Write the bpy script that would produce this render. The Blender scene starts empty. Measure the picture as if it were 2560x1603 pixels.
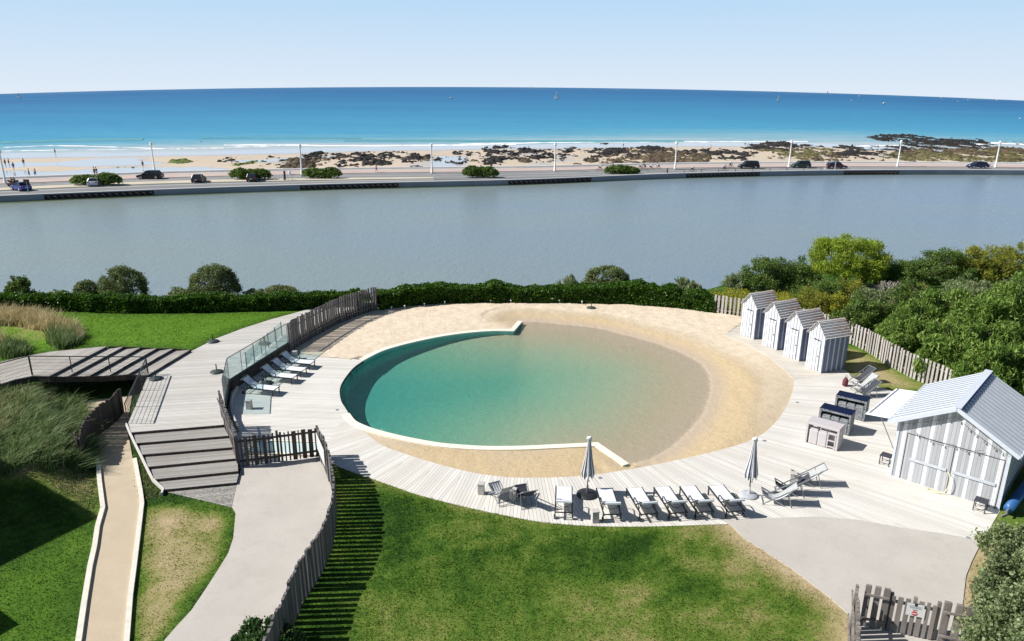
import bpy, math, random
import numpy as np
from mathutils import Vector, Matrix, Euler
from mathutils.geometry import tessellate_polygon
R = math.radians
random.seed(7); rng = np.random.default_rng(11)
S = bpy.context.scene
COL = S.collection
# ------------------------------------------------------------------ camera
CAM_H = 16.0; FPX = 1850.0; W0, H0 = 2560.0, 1603.0
PITCH = math.atan((H0/2-217)/FPX); ROLL = R(0.37)
cam_d = bpy.data.cameras.new('camera'); cam = bpy.data.objects.new('camera', cam_d); COL.objects.link(cam)
cam_d.sensor_width = 36; cam_d.lens = 36*FPX/W0; cam_d.clip_start = .1; cam_d.clip_end = 2e5
CM = Matrix.Rotation(R(90)-PITCH, 3, 'X') @ Matrix.Rotation(ROLL, 3, 'Z')
cam.matrix_world = Matrix.Translation((0, 0, CAM_H)) @ CM.to_4x4()
S.camera = cam
def P(px, py, z=0.0):
    d = CM @ Vector(((px-W0/2)/FPX, -(py-H0/2)/FPX, -1))
    t = (z-CAM_H)/d.z
    return Vector((d.x*t, d.y*t, z))
def PS(pts, z=0.0): return [P(a, b, z) for a, b in pts]
def ray_at_y(px, py, y):           # point of a pixel's ray at world distance y
    d = CM @ Vector(((px-W0/2)/FPX, -(py-H0/2)/FPX, -1)); t = y/d.y
    return Vector((d.x*t, y, CAM_H+d.z*t))
# ------------------------------------------------------------------ light
SUN_EL = R(41); SUN_DIR = Vector((-1, -0.06, 0)).normalized()     # towards the sun, in plan
sd = Vector((SUN_DIR.x*math.cos(SUN_EL), SUN_DIR.y*math.cos(SUN_EL), math.sin(SUN_EL)))
sun_d = bpy.data.lights.new('sun', 'SUN'); sun = bpy.data.objects.new('sun', sun_d); COL.objects.link(sun)
sun_d.energy = 5.0; sun_d.angle = R(0.5); sun_d.color = (1, .965, .91)
sun.rotation_euler = sd.to_track_quat('Z', 'Y').to_euler()
w = bpy.data.worlds.new('World'); S.world = w; w.use_nodes = True
nt = w.node_tree; nt.nodes.clear()
wo = nt.nodes.new('ShaderNodeOutputWorld'); bg = nt.nodes.new('ShaderNodeBackground'); sky = nt.nodes.new('ShaderNodeTexSky')
sky.sky_type = 'NISHITA'; sky.sun_disc = False; sky.sun_elevation = SUN_EL
sky.sun_rotation = math.atan2(SUN_DIR.x, SUN_DIR.y) ; sky.air_density = 1.2; sky.dust_density = .7; sky.ozone_density = 2.6; sky.altitude = 0
tc = nt.nodes.new('ShaderNodeTexCoord'); sep = nt.nodes.new('ShaderNodeSeparateXYZ'); mx = nt.nodes.new('ShaderNodeMath'); mx.operation = 'MAXIMUM'
ad = nt.nodes.new('ShaderNodeMath'); ad.operation = 'ADD'; ad.inputs[1].default_value = .035; mx.inputs[1].default_value = .02
cmb = nt.nodes.new('ShaderNodeCombineXYZ')
L = nt.links.new
L(tc.outputs['Generated'], sep.inputs[0]); L(sep.outputs[2], ad.inputs[0]); L(ad.outputs[0], mx.inputs[0])
L(sep.outputs[0], cmb.inputs[0]); L(sep.outputs[1], cmb.inputs[1]); L(mx.outputs[0], cmb.inputs[2])
L(cmb.outputs[0], sky.inputs['Vector'])
rp = nt.nodes.new('ShaderNodeValToRGB'); rp.color_ramp.elements[0].color = (.56, .625, .70, 1); rp.color_ramp.elements[1].color = (.29, .49, .69, 1)
rp.color_ramp.elements[0].position = 0; rp.color_ramp.elements[1].position = 1
mr = nt.nodes.new('ShaderNodeMapRange'); mr.inputs[1].default_value = -.01; mr.inputs[2].default_value = .15; L(sep.outputs[2], mr.inputs[0]); L(mr.outputs[0], rp.inputs[0])
SKY_S = .05
mul = nt.nodes.new('ShaderNodeVectorMath'); mul.operation = 'SCALE'; mul.inputs['Scale'].default_value = 1/SKY_S; L(rp.outputs[0], mul.inputs[0])
m2 = nt.nodes.new('ShaderNodeMapRange'); m2.inputs[1].default_value = .10; m2.inputs[2].default_value = .2; L(sep.outputs[2], m2.inputs[0])
mm = nt.nodes.new('ShaderNodeMix'); mm.data_type = 'RGBA'; L(m2.outputs[0], mm.inputs[0]); L(mul.outputs[0], mm.inputs[6]); L(sky.outputs[0], mm.inputs[7])
L(mm.outputs[2], bg.inputs[0]); L(bg.outputs[0], wo.inputs[0])
bg.inputs[1].default_value = SKY_S
S.view_settings.view_transform = 'Standard'; S.view_settings.look = 'None'; S.view_settings.exposure = 0.42; S.view_settings.gamma = 1
S.cycles.max_bounces = 8; S.cycles.transparent_max_bounces = 12
S.cycles.use_denoising = True
# ------------------------------------------------------------------ node helpers
class N:
    def __init__(s, name):
        s.m = bpy.data.materials.new(name); s.m.use_nodes = True; s.t = s.m.node_tree; s.t.nodes.clear()
        s.out = s.t.nodes.new('ShaderNodeOutputMaterial'); s.b = s.t.nodes.new('ShaderNodeBsdfPrincipled')
        s.t.links.new(s.b.outputs[0], s.out.inputs[0])
    def n(s, t, **k):
        o = s.t.nodes.new('ShaderNode'+t)
        for a, v in k.items(): setattr(o, a, v)
        return o
    def l(s, a, b): s.t.links.new(a, b)
    def set(s, sock, v):
        if hasattr(v, 'is_linked') or hasattr(v, 'links'): s.l(v, sock)
        elif isinstance(v, (tuple, list)) and len(v) == 3 and sock.type == 'RGBA': sock.default_value = (*v, 1)
        else: sock.default_value = v
    def math(s, op, a, b=0.0, c=None):
        o = s.n('Math', operation=op); s.set(o.inputs[0], a); s.set(o.inputs[1], b)
        if c is not None: s.set(o.inputs[2], c)
        return o.outputs[0]
    def mix(s, f, a, b, mode='MIX'):
        o = s.n('Mix', data_type='RGBA', blend_type=mode); s.set(o.inputs[0], f); s.set(o.inputs[6], a); s.set(o.inputs[7], b); return o.outputs[2]
    def pos(s, kind='Object'): 
        if kind == 'World': return s.n('NewGeometry').outputs['Position']
        return s.n('TexCoord').outputs[kind]
    def mapv(s, v, scale=(1, 1, 1), rot=0.0):
        o = s.n('Mapping'); s.l(v, o.inputs[0]); o.inputs[2].default_value = (0, 0, rot); o.inputs[3].default_value = scale; return o.outputs[0]
    def noise(s, v, scale, detail=3, rough=.55, dist=0):
        o = s.n('TexNoise'); s.l(v, o.inputs['Vector']); o.inputs['Scale'].default_value = scale; o.inputs['Detail'].default_value = detail
        o.inputs['Roughness'].default_value = rough; o.inputs['Distortion'].default_value = dist; return o.outputs['Fac']
    def ramp(s, f, stops, interp='LINEAR'):
        o = s.n('ValToRGB'); o.color_ramp.interpolation = interp; s.set(o.inputs[0], f); e = o.color_ramp.elements
        while len(e) < len(stops): e.new(.5)
        for q, (p, c) in zip(e, stops): q.position = p; q.color = (*c, 1) if len(c) == 3 else c
        return o.outputs[0]
    def rng(s, f, a, b, c=0., d=1.):
        o = s.n('MapRange'); s.set(o.inputs[0], f)
        for i, v in enumerate((a, b, c, d)): o.inputs[i+1].default_value = v
        return o.outputs[0]
    def fres(s, f0=.02, nrm=None):     # two-sided Schlick, so light passes the sheet from below too
        g = s.n('NewGeometry'); d = s.n('VectorMath', operation='DOT_PRODUCT'); s.l(g.outputs['Incoming'], d.inputs[0]); s.l(nrm if nrm is not None else g.outputs['Normal'], d.inputs[1])
        c = s.math('SUBTRACT', 1., s.math('MINIMUM', s.math('ABSOLUTE', d.outputs['Value']), 1.)); return s.math('ADD', s.math('MULTIPLY', s.math('POWER', c, 5.), 1-f0), f0)
    def bump(s, h, strength=.3, dist=.02):
        o = s.n('Bump'); o.inputs['Strength'].default_value = strength; o.inputs['Distance'].default_value = dist; s.l(h, o.inputs['Height']); s.l(o.outputs[0], s.b.inputs['Normal']); return o
    def attr(s, name):
        return s.n('Attribute', attribute_name=name).outputs['Fac']
    def fin(s, col=None, rough=.6, spec=.3, metal=0.):
        if col is not None: s.set(s.b.inputs['Base Color'], col)
        s.set(s.b.inputs['Roughness'], rough); s.b.inputs['Specular IOR Level'].default_value = spec; s.b.inputs['Metallic'].default_value = metal
        return s.m
def simple(name, c, rough=.5, spec=.35, metal=0, var=.15, sc=6, bump=0):
    k = N(name); f = k.noise(k.pos(), sc, 4)
    d = tuple(x*(1-var) for x in c); u = tuple(min(1, x*(1+var)) for x in c)
    if bump: k.bump(f, bump, .01)
    return k.fin(k.mix(f, d, u), rough, spec, metal)
def boards(name, c1, c2, ang=0.0, wd=.145, mode='dir', center=(0, 0), sector=R(9), gap=.1, coord='World', streak=.5, worn=None, axis=0, gapc=.12):
    k = N(name); p = k.pos(coord); sp = k.n('SeparateXYZ'); k.l(p, sp.inputs[0])
    if mode == 'dir':      # boards run along angle ang
        u = k.math('ADD', k.math('MULTIPLY', sp.outputs[0], -math.sin(ang)), k.math('MULTIPLY', sp.outputs[1], math.cos(ang)))
        v = k.math('ADD', k.math('MULTIPLY', sp.outputs[0], math.cos(ang)), k.math('MULTIPLY', sp.outputs[1], math.sin(ang)))
    elif mode == 'vert':
        u = k.math('ADD', sp.outputs[0], sp.outputs[1]) if axis == 2 else sp.outputs[axis]; v = sp.outputs[2]
    else:
        dx = k.math('SUBTRACT', sp.outputs[0], center[0]); dy = k.math('SUBTRACT', sp.outputs[1], center[1])
        a = k.math('ARCTAN2', dy, dx); sa = k.math('MULTIPLY', k.math('ADD', k.math('FLOOR', k.math('DIVIDE', a, sector)), .5), sector)
        cs = k.math('COSINE', sa); sn = k.math('SINE', sa)
        u = k.math('SUBTRACT', k.math('MULTIPLY', dy, cs), k.math('MULTIPLY', dx, sn))
        v = k.math('ADD', k.math('MULTIPLY', dx, cs), k.math('MULTIPLY', dy, sn))
    q = k.math('DIVIDE', u, wd); fr = k.math('FRACT', q); idx = k.math('FLOOR', q)
    gapm = k.math('LESS_THAN', k.math('ABSOLUTE', k.math('SUBTRACT', fr, .5)), .5-gap/2)   # 1 on board
    wn = k.n('TexWhiteNoise', noise_dimensions='1D'); k.l(idx, wn.inputs['W'])
    cv = k.n('CombineXYZ'); k.l(k.math('MULTIPLY', u, 14.), cv.inputs[0]); k.l(k.math('ADD', k.math('MULTIPLY', v, 1.6), k.math('MULTIPLY', wn.outputs[0], 40)), cv.inputs[1])
    st = k.noise(cv.outputs[0], 1.0, 4, .6)
    c = k.mix(k.math('ADD', k.math('MULTIPLY', wn.outputs[0], .6), k.math('MULTIPLY', st, streak)), c1, c2)
    if worn: 
        c = k.mix(k.rng(k.noise(p, .35, 5, .65), .45, .75, 0, .75), c, worn)
    c = k.mix(gapm, tuple(x*gapc for x in c1), c)
    k.bump(k.math('ADD', gapm, k.math('MULTIPLY', st, .15)), .5, .01)
    return k.fin(c, .75, .2)
# ------------------------------------------------------------------ object helpers
def tag(o, label=None, cat=None, group=None, kind=None):
    if label: o['label'] = label
    if cat: o['category'] = cat
    if group: o['group'] = group
    if kind: o['kind'] = kind
    return o
def empty(name, loc=(0, 0, 0), rz=0.0, label=None, cat=None, group=None):
    o = bpy.data.objects.new(name, None); COL.objects.link(o); o.location = loc; o.rotation_euler = (0, 0, rz); o.empty_display_size = .2
    return tag(o, label, cat, group)
def link_mesh(name, me, mats, parent=None, smooth=False):
    o = bpy.data.objects.new(name, me); COL.objects.link(o)
    if not isinstance(mats, (list, tuple)): mats = [mats]
    for m in mats: me.materials.append(m)
    if parent: o.parent = parent
    if smooth: me.shade_smooth()
    return o
def np_mesh(name, V, F, fi=None):
    """V (n,3), F list of arrays with equal face size k (m,k)"""
    me = bpy.data.meshes.new(name); V = np.asarray(V, dtype=np.float32); F = np.asarray(F, dtype=np.int32)
    m, k = F.shape
    me.vertices.add(len(V)); me.vertices.foreach_set('co', V.ravel())
    me.loops.add(m*k); me.loops.foreach_set('vertex_index', F.ravel())
    me.polygons.add(m); me.polygons.foreach_set('loop_start', np.arange(0, m*k, k, dtype=np.int32))
    if fi is not None: me.polygons.foreach_set('material_index', np.asarray(fi, dtype=np.int32))
    me.update(calc_edges=True); me.validate()
    return me
def set_attr(me, name, vals):
    a = me.attributes.new(name, 'FLOAT', 'POINT'); a.data.foreach_set('value', np.asarray(vals, dtype=np.float32))
class MB:
    def __init__(s): s.v = []; s.f = []; s.i = []; s.mi = 0; s.M = Matrix.Identity(4)
    def _add(s, vs, fs):
        b = len(s.v); s.v += [s.M @ Vector(v) for v in vs]; s.f += [[b+i for i in f] for f in fs]; s.i += [s.mi]*len(fs); return s
    def box(s, c, d, rot=None):
        x, y, z = (q/2 for q in d); m = Matrix.Translation(c) @ (rot.to_4x4() if rot is not None else Matrix.Identity(4))
        vs = [m @ Vector((a*x, b*y, e*z)) for a in (-1, 1) for b in (-1, 1) for e in (-1, 1)]
        return s._add(vs, [(0, 1, 3, 2), (4, 6, 7, 5), (0, 4, 5, 1), (2, 3, 7, 6), (0, 2, 6, 4), (1, 5, 7, 3)])
    def beam(s, p, q, w, h, up=(0, 0, 1)):
        p = Vector(p); q = Vector(q); d = q-p; l = d.length; d.normalize(); up = Vector(up)
        sd_ = d.cross(up)
        if sd_.length < 1e-4: sd_ = d.cross(Vector((1, 0, 0)))
        sd_.normalize(); u = sd_.cross(d)
        m = Matrix((d, sd_, u)).transposed()
        return s.box((p+q)/2, (l, w, h), m)
    def tube(s, p, q, r, r2=None, n=8, caps=True):
        p = Vector(p); q = Vector(q); d = (q-p).normalized(); a = d.orthogonal().normalized(); b = d.cross(a); r2 = r if r2 is None else r2
        vs = [p+(a*math.cos(t)+b*math.sin(t))*r for t in [2*math.pi*i/n for i in range(n)]]+[q+(a*math.cos(t)+b*math.sin(t))*r2 for t in [2*math.pi*i/n for i in range(n)]]
        fs = [(i, (i+1) % n, n+(i+1) % n, n+i) for i in range(n)]
        if caps: fs += [tuple(range(n))[::-1], tuple(range(n, 2*n))]
        return s._add(vs, fs)
    def path(s, pts, r, n=6, closed=False):
        pts = [Vector(p) for p in pts]; k = len(pts); base = None; rings = []
        for i, p in enumerate(pts):
            d = (pts[(i+1) % k]-pts[i-1]) if closed or 0 < i < k-1 else (pts[min(i+1, k-1)]-pts[max(i-1, 0)])
            d.normalize()
            if base is None: base = d.orthogonal().normalized()
            a = (base-d*base.dot(d)).normalized(); base = a; b = d.cross(a)
            rr = r[i] if isinstance(r, (list, tuple)) else r
            rings.append([p+(a*math.cos(2*math.pi*j/n)+b*math.sin(2*math.pi*j/n))*rr for j in range(n)])
        vs = [v for g in rings for v in g]; fs = []
        for i in range(k if closed else k-1):
            j2 = (i+1) % k
            for j in range(n): fs.append((i*n+j, i*n+(j+1) % n, j2*n+(j+1) % n, j2*n+j))
        if not closed: fs += [tuple(range(n))[::-1], tuple(range((k-1)*n, k*n))]
        return s._add(vs, fs)
    def lathe(s, prof, c=(0, 0, 0), n=16, axis='Z'):
        c = Vector(c); vs = []
        for r, z in prof:
            for j in range(n):
                t = 2*math.pi*j/n
                vs.append(c+(Vector((r*math.cos(t), r*math.sin(t), z)) if axis == 'Z' else Vector((r*math.cos(t), z, r*math.sin(t)))))
        fs = [(i*n+j, i*n+(j+1) % n, (i+1)*n+(j+1) % n, (i+1)*n+j) for i in range(len(prof)-1) for j in range(n)]
        fs += [tuple(range(n))[::-1], tuple(range((len(prof)-1)*n, len(prof)*n))]
        return s._add(vs, fs)
    def ball(s, c, r, sx=1, sy=1, sz=1, n=10):
        prof = [(max(1e-3, math.sin(math.pi*i/n)), -math.cos(math.pi*i/n)) for i in range(n+1)]
        old = s.M; s.M = old @ Matrix.Translation(c) @ Matrix.Diagonal((r*sx, r*sy, r*sz, 1)); s.lathe(prof, n=n+2); s.M = old; return s
    def poly(s, pts): return s._add(pts, [tuple(range(len(pts)))])
    def grid(s, rows):
        n = len(rows[0]); vs = [v for r in rows for v in r]
        return s._add(vs, [(i*n+j, i*n+j+1, (i+1)*n+j+1, (i+1)*n+j) for i in range(len(rows)-1) for j in range(n-1)])
    def prism(s, poly, z0, z1):     # 2d polygon (x,y) extruded, z0/z1 may be lists
        n = len(poly); a = z0 if isinstance(z0, (list, tuple)) else [z0]*n; b = z1 if isinstance(z1, (list, tuple)) else [z1]*n
        vs = [(p[0], p[1], a[i]) for i, p in enumerate(poly)]+[(p[0], p[1], b[i]) for i, p in enumerate(poly)]
        tri = tessellate_polygon([[Vector((p[0], p[1], 0)) for p in poly]])
        ar = sum(poly[i][0]*poly[(i+1) % n][1]-poly[(i+1) % n][0]*poly[i][1] for i in range(n))
        fs = []
        for t in tri:
            t = list(t); x = [poly[i] for i in t]
            c = (x[1][0]-x[0][0])*(x[2][1]-x[0][1])-(x[1][1]-x[0][1])*(x[2][0]-x[0][0])
            if c < 0: t = t[::-1]
            fs.append(tuple(n+i for i in t)); fs.append(tuple(t[::-1]))
        for i in range(n):
            j = (i+1) % n; fs.append((i, j, n+j, n+i) if ar > 0 else (j, i, n+i, n+j))
        return s._add(vs, fs)
    def build(s, name, mats, parent=None, smooth=False, bevel=0):
        me = bpy.data.meshes.new(name); me.from_pydata([tuple(v) for v in s.v], [], s.f)
        me.polygons.foreach_set('material_index', s.i)
        o = link_mesh(name, me, mats, parent, smooth)
        if bevel: 
            b = o.modifiers.new('bevel', 'BEVEL'); b.width = bevel; b.segments = 2; b.limit_method = 'ANGLE'
        me.update(); return o
def copy_tree(o, parent=None):
    c = o.copy(); COL.objects.link(c); c.parent = parent
    for ch in list(o.children):
        copy_tree(ch, c)
    return c
def cr(pts, n=6, closed=False):      # Catmull-Rom through 2d/3d points
    P_ = [np.array(p, float) for p in pts]; k = len(P_); out = []
    for i in range(k if closed else k-1):
        if closed: a, b, c, d = P_[i-1], P_[i], P_[(i+1) % k], P_[(i+2) % k]
        else: a, b, c, d = P_[max(i-1, 0)], P_[i], P_[i+1], P_[min(i+2, k-1)]
        for j in range(n):
            t = j/n; out.append(.5*((2*b)+(-a+c)*t+(2*a-5*b+4*c-d)*t*t+(-a+3*b-3*c+d)*t**3))
    if not closed: out.append(P_[-1])
    return [tuple(q) for q in out]
def xy(pts): return [(p[0], p[1]) for p in pts]
def sdist(X, Y, poly):               # + inside
    poly = np.array([(p[0], p[1]) for p in poly]); n = len(poly); d = np.full(X.shape, 1e18); ins = np.zeros(X.shape, bool)
    for i in range(n):
        a = poly[i]; b = poly[(i+1) % n]; e = b-a; L2 = max((e*e).sum(), 1e-12)
        t = np.clip(((X-a[0])*e[0]+(Y-a[1])*e[1])/L2, 0, 1)
        d = np.minimum(d, (X-a[0]-t*e[0])**2+(Y-a[1]-t*e[1])**2)
        c = ((a[1] > Y) != (b[1] > Y)); 
        with np.errstate(divide='ignore', invalid='ignore'):
            xx = (b[0]-a[0])*(Y-a[1])/((b[1]-a[1]) if b[1] != a[1] else 1e-12)+a[0]
        ins ^= c & (X < xx)
    return np.where(ins, 1, -1)*np.sqrt(d)
def ldist(X, Y, line):
    d = np.full(X.shape, 1e18)
    for i in range(len(line)-1):
        a = np.array(line[i][:2]); b = np.array(line[i+1][:2]); e = b-a; t = np.clip(((X-a[0])*e[0]+(Y-a[1])*e[1])/max((e*e).sum(), 1e-12), 0, 1)
        d = np.minimum(d, (X-a[0]-t*e[0])**2+(Y-a[1]-t*e[1])**2)
    return np.sqrt(d)
def smooth(a, b, x): t = np.clip((x-a)/(b-a), 0, 1); return t*t*(3-2*t)
def vnoise(X, Y, seed=0):
    xi = np.floor(X).astype(np.int64); yi = np.floor(Y).astype(np.int64); fx = X-xi; fy = Y-yi; fx = fx*fx*(3-2*fx); fy = fy*fy*(3-2*fy)
    def h(a, b):
        n = (a*374761393+b*668265263+seed*2147483647) & 0xffffffff; n = ((n ^ (n >> 13))*1274126177) & 0xffffffff; return ((n ^ (n >> 16)) & 0xffff)/65535.
    return (h(xi, yi)*(1-fx)+h(xi+1, yi)*fx)*(1-fy)+(h(xi, yi+1)*(1-fx)+h(xi+1, yi+1)*fx)*fy
def fbm(X, Y, oct=4, seed=0):
    s = 0; a = .5; t = 0
    for o in range(oct): s = s+a*vnoise(X*2**o+o*17.3, Y*2**o+o*9.1, seed+o); t += a; a *= .55
    return s/t
def slab(name, poly, z, th, mat, kind='structure', parent=None):
    m = MB(); m.prism(xy(poly), z-th, z); o = m.build(name, mat, parent)
    if kind: o['kind'] = kind
    return o
# ------------------------------------------------------------------ outlines (pixels of the photograph -> ground plan)
pool_wall_top = [(1305,804),(1284,828),(1243,827.5),(1207,829),(1154,834),(1100,842),(1046,853),(993,866),(950,880),(909,901)]
pool_wall_deck = [(909,901),(885,918),(866,940),(853,961),(849,980),(853,1003),(862,1018),(872,1034)]
pool_wall_near = [(872,1034),(886,1052),(906,1063),(939,1075),(993,1089),(1046,1100),(1100,1109),(1154,1114),(1207,1117),(1261,1117.5),(1314,1116.5),(1368,1114),(1421,1111.5),(1493,1108),(1571,1161)]
pool_shore = [(1571,1161),(1600,1155),(1636,1143),(1671,1121),(1705,1094),(1743,1053),(1764,1016),(1775,978),(1773,944),(1757,915),(1732,897),(1705,884),(1671,869),(1618,853),(1564,838),(1511,824),(1457,816),(1404,811),(1350,806),(1305,804)]
WZ = -0.22
def seg_smooth(a): return cr(a, 4)
pw_top = PS([pool_wall_top[0]])+PS(seg_smooth(pool_wall_top[1:])); pw_deck = PS(seg_smooth(pool_wall_deck)); pw_near = PS(seg_smooth(pool_wall_near[:-1]))+PS([pool_wall_near[-1]])
pshore = PS(seg_smooth(pool_shore), WZ)
POOL = xy(pw_top)+xy(pw_deck)[1:]+xy(pw_near)[1:]+xy(pshore)[1:-1]
sand_in = [(897,1066),(927,1093),(957,1114),(1011,1134),(1064,1151),(1136,1171),(1207,1186),(1279,1193.5),(1350,1194.5),(1421,1192),(1493,1186),(1564,1175),(1636,1162),(1707,1147),(1780,1130),(1843,1113),(1893,1093),(1926,1069),(1952,1040),(1970,1010),(1981,980),(1985,953),(1976,940),(1950,916),(1914,887),(1861,857),(1807,837)]
sand_back = [(1807,837),(1851,806),(1851,793),(1785,784),(1707,775),(1564,763),(1386,760),(1207,760),(1100,762),(1011,769),(947,775),(895,791),(844,811),(792,839),(747,866),(724,882),(755,884),(796,889),(909,901)]
sand_out = PS(cr(sand_in, 4))
SAND = xy(sand_out)+xy(PS(sand_back))[1:]+xy(pw_deck)[1:]
PC = P(1310, 955)
# upper deck (z=UZ)
UZ = .68; SR = UZ/6
r_top = [((318,1064),(561,1044)),((328.5,1081),(559,1062)),((341,1107.4),(571,1089)),((355.5,1136),(582,1117.5)),((370,1166.6),(592.5,1145)),((386,1198),(595,1177)),((413,1223),(591,1205.5))]
up_w = [(764,775),(679,798),(607,821),(536,848),(475,880)]
up_deck_px = [(475,880),(370,938),(318,1064),(328.5,1081),(559,1062),(562,1012),(574,955),(640,912),(720,862),(747,846),(792,818),(844,791),(895,772),(930,760),(800,764)]+up_w[:-1]
fence_base = PS([(724,881),(747,866),(792,839),(844,811),(895,791),(947,775)])
GB = [P(562,1012,.55), P(574,955,.55), P(720,862,.55)]
UPD3 = PS(up_deck_px[:5], UZ)+[Vector((g.x, g.y, UZ)) for g in GB]+[Vector((q.x-.14, q.y+.10, UZ)) for q in fence_base]+[P(900,757,UZ), P(800,764,UZ)]+PS(up_w[:-1], UZ)
UPDECK = xy(UPD3)
# lounger terrace + gate area (z=0)
TERR = xy(PS([(909,901),(796,888.5),(755,882),(700,872),(600,915),(530,975),(535,1030),(555,1080),(580,1130),(591,1172),(797,1145),(812,1160),(828,1153),(823,1102),(864.5,1035),(872,1034)]))[:-1]+xy(pw_deck)[::-1][0:-1]
TERR = TERR[:1]+TERR[1:]
ring_out = [(828,1153),(847,1167),(923,1194.5),(1000,1221),(1053,1239),(1160,1266),(1254,1286.6),(1349,1304),(1443,1313),(1537,1316.5),(1663,1315.5),(1821,1310),(1920,1307),(2045,1303.5),(2144,1312),(2257,1330),(2356,1346),(2445,1363)]
RING = xy(PS(cr(ring_out, 3)))+xy(PS([(2472,1325),(2500,1277)]))+[(22.6, 33.5)]+xy(PS([(2234,979),(2171,959.5),(2118,931),(1985,949)]))+xy(sand_out)[::-1][6*4-2:][:0]
so = xy(sand_out); i_corner = 21*4
RING += so[:i_corner+1][::-1]+xy(PS([(872,1034),(864.5,1035),(823,1102)]))
HUTD = [so[i] for i in range(i_corner, len(so))]+xy(PS([(1851,806),(1870,800),(2000,850),(2118,929),(2118,931)]))+[xy(PS([(1985,949)]))[0]]
PATHL = xy(PS([(603,1171),(799,1146),(812,1170),(826,1207),(836,1240),(840,1275),(837,1326),(828,1372),(811,1414),(793.5,1448),(772,1480),(754,1512),(736,1552),(718,1599),(700,1660),(660,1800),(300,1800),(385,1640),(413,1599),(438,1570),(478,1527),(517,1469),(549,1419),(571,1383),(583,1347),(589,1283),(580,1268),(592,1213)]))
PATHR = xy(PS([(1800,1300),(1920,1296),(2045,1292),(2144,1300),(2257,1320),(2356,1334),(2450,1352),(2448,1367),(2430,1403),(2415,1440),(2408,1500),(2400,1560),(2440,1660),(2500,1800),(2140,1800),(2125,1603),(2121,1536),(2077,1496),(2019,1452),(1976,1420),(1918,1382),(1860,1346),(1829,1314)]))
PATHS_L = [(150,1010),(205,1090),(233,1121),(251,1160.5),(255,1203.6),(264,1272),(251,1318.5),(244,1369),(233,1419),(219,1509),(206.5,1599),(170,1800)]
PATHS_R = [(330,990),(320,1050),(318,1071),(332,1150),(346.5,1232),(350,1261),(343,1318.5),(330,1419),(320,1491),(310.6,1599),(290,1800)]
PATHS = xy(PS(PATHS_L))+xy(PS(PATHS_R))[::-1]
BR_Z = UZ+6*.15
br_r = [((266,866),(123,940)),((307,867.5),(171,940)),((350,869),(225,939)),((391,871),(273,938)),((432,872),(321,935)),((474,875),(370,937))]
UPLAWN = xy(PS([(-600,760),(0,772),(320,782),(500,781),(746,772),(800,764),(764,775),(679,798),(607,821),(536,848),(475,880),(474,875),(266,866),(128,880),(-200,960),(-700,1100)], UZ))
MOUND = xy(PS([(-400,1000),(0,985),(110,970),(180,985),(205,1000),(200,1060),(170,1100),(60,1150),(-400,1160)], 1.2))
def bank(X): return 59.5+smooth(-8, 0, X)*2.5+smooth(12, 30, X)*11+(fbm(X*.15, X*0+3.3, 3)-.5)*3
def shape_low(X, Y): return (fbm(X*.25, Y*.25, 3, 5)-.5)
SHED_O = P(2223.7, 1187)
def land(X, Y):
    X = np.asarray(X, float); Y = np.asarray(Y, float)
    z = -.02+0*X
    dp = sdist(X, Y, PATHS); du = sdist(X, Y, UPLAWN)
    up = smooth(-1.2, 0.0, du)
    left = smooth(-6, 0.2, du)*(X < -15)
    keep = 1-smooth(-1.6, -.4, dp)            # 0 on the sand path
    k2 = 1-smooth(-.2, .2, sdist(X, Y, UPDECK)-0.0)
    z = z+np.maximum(up, 0)*(UZ-.06+.02)*1.0
    m = smooth(-2.2, 1.2, sdist(X, Y, MOUND))*.75+smooth(-5, 0, sdist(X, Y, MOUND))*.2
    z = np.maximum(z, np.where(m > .01, m, -1)*(1))
    z = np.where(up > .98, UZ-.04+m*.0, z)
    z = z*1.0
    low = (1-keep)
    z = np.where((low > 0) & (up < .999), z*(1-low)+(-.03)*low, z)
    z = z+np.where((X < -22) & (Y > 34) & (Y < 47), .25*shape_low(X*3, Y*3)*smooth(-22,-24,X), 0)
    # basin
    cut = (sdist(X, Y, POOL) > -.9) | (sdist(X, Y, SAND) > np.where((Y < 47) & (ldist(X, Y, so) < 3), -.15, .55))
    z = np.where(cut, -3.0, z)
    # under upper deck and stairs the ground is low
    ud = sdist(X, Y, UPDECK); z = np.where((ud > .35) & (up < .5), -.03, z)
    b = bank(X); z = np.where(Y > b-5, z*(1-smooth(b-5, b-2, Y))+(-.3-3.4*smooth(b-3.5, b+1.5, Y))*smooth(b-5, b-2, Y), z)
    return z
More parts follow.
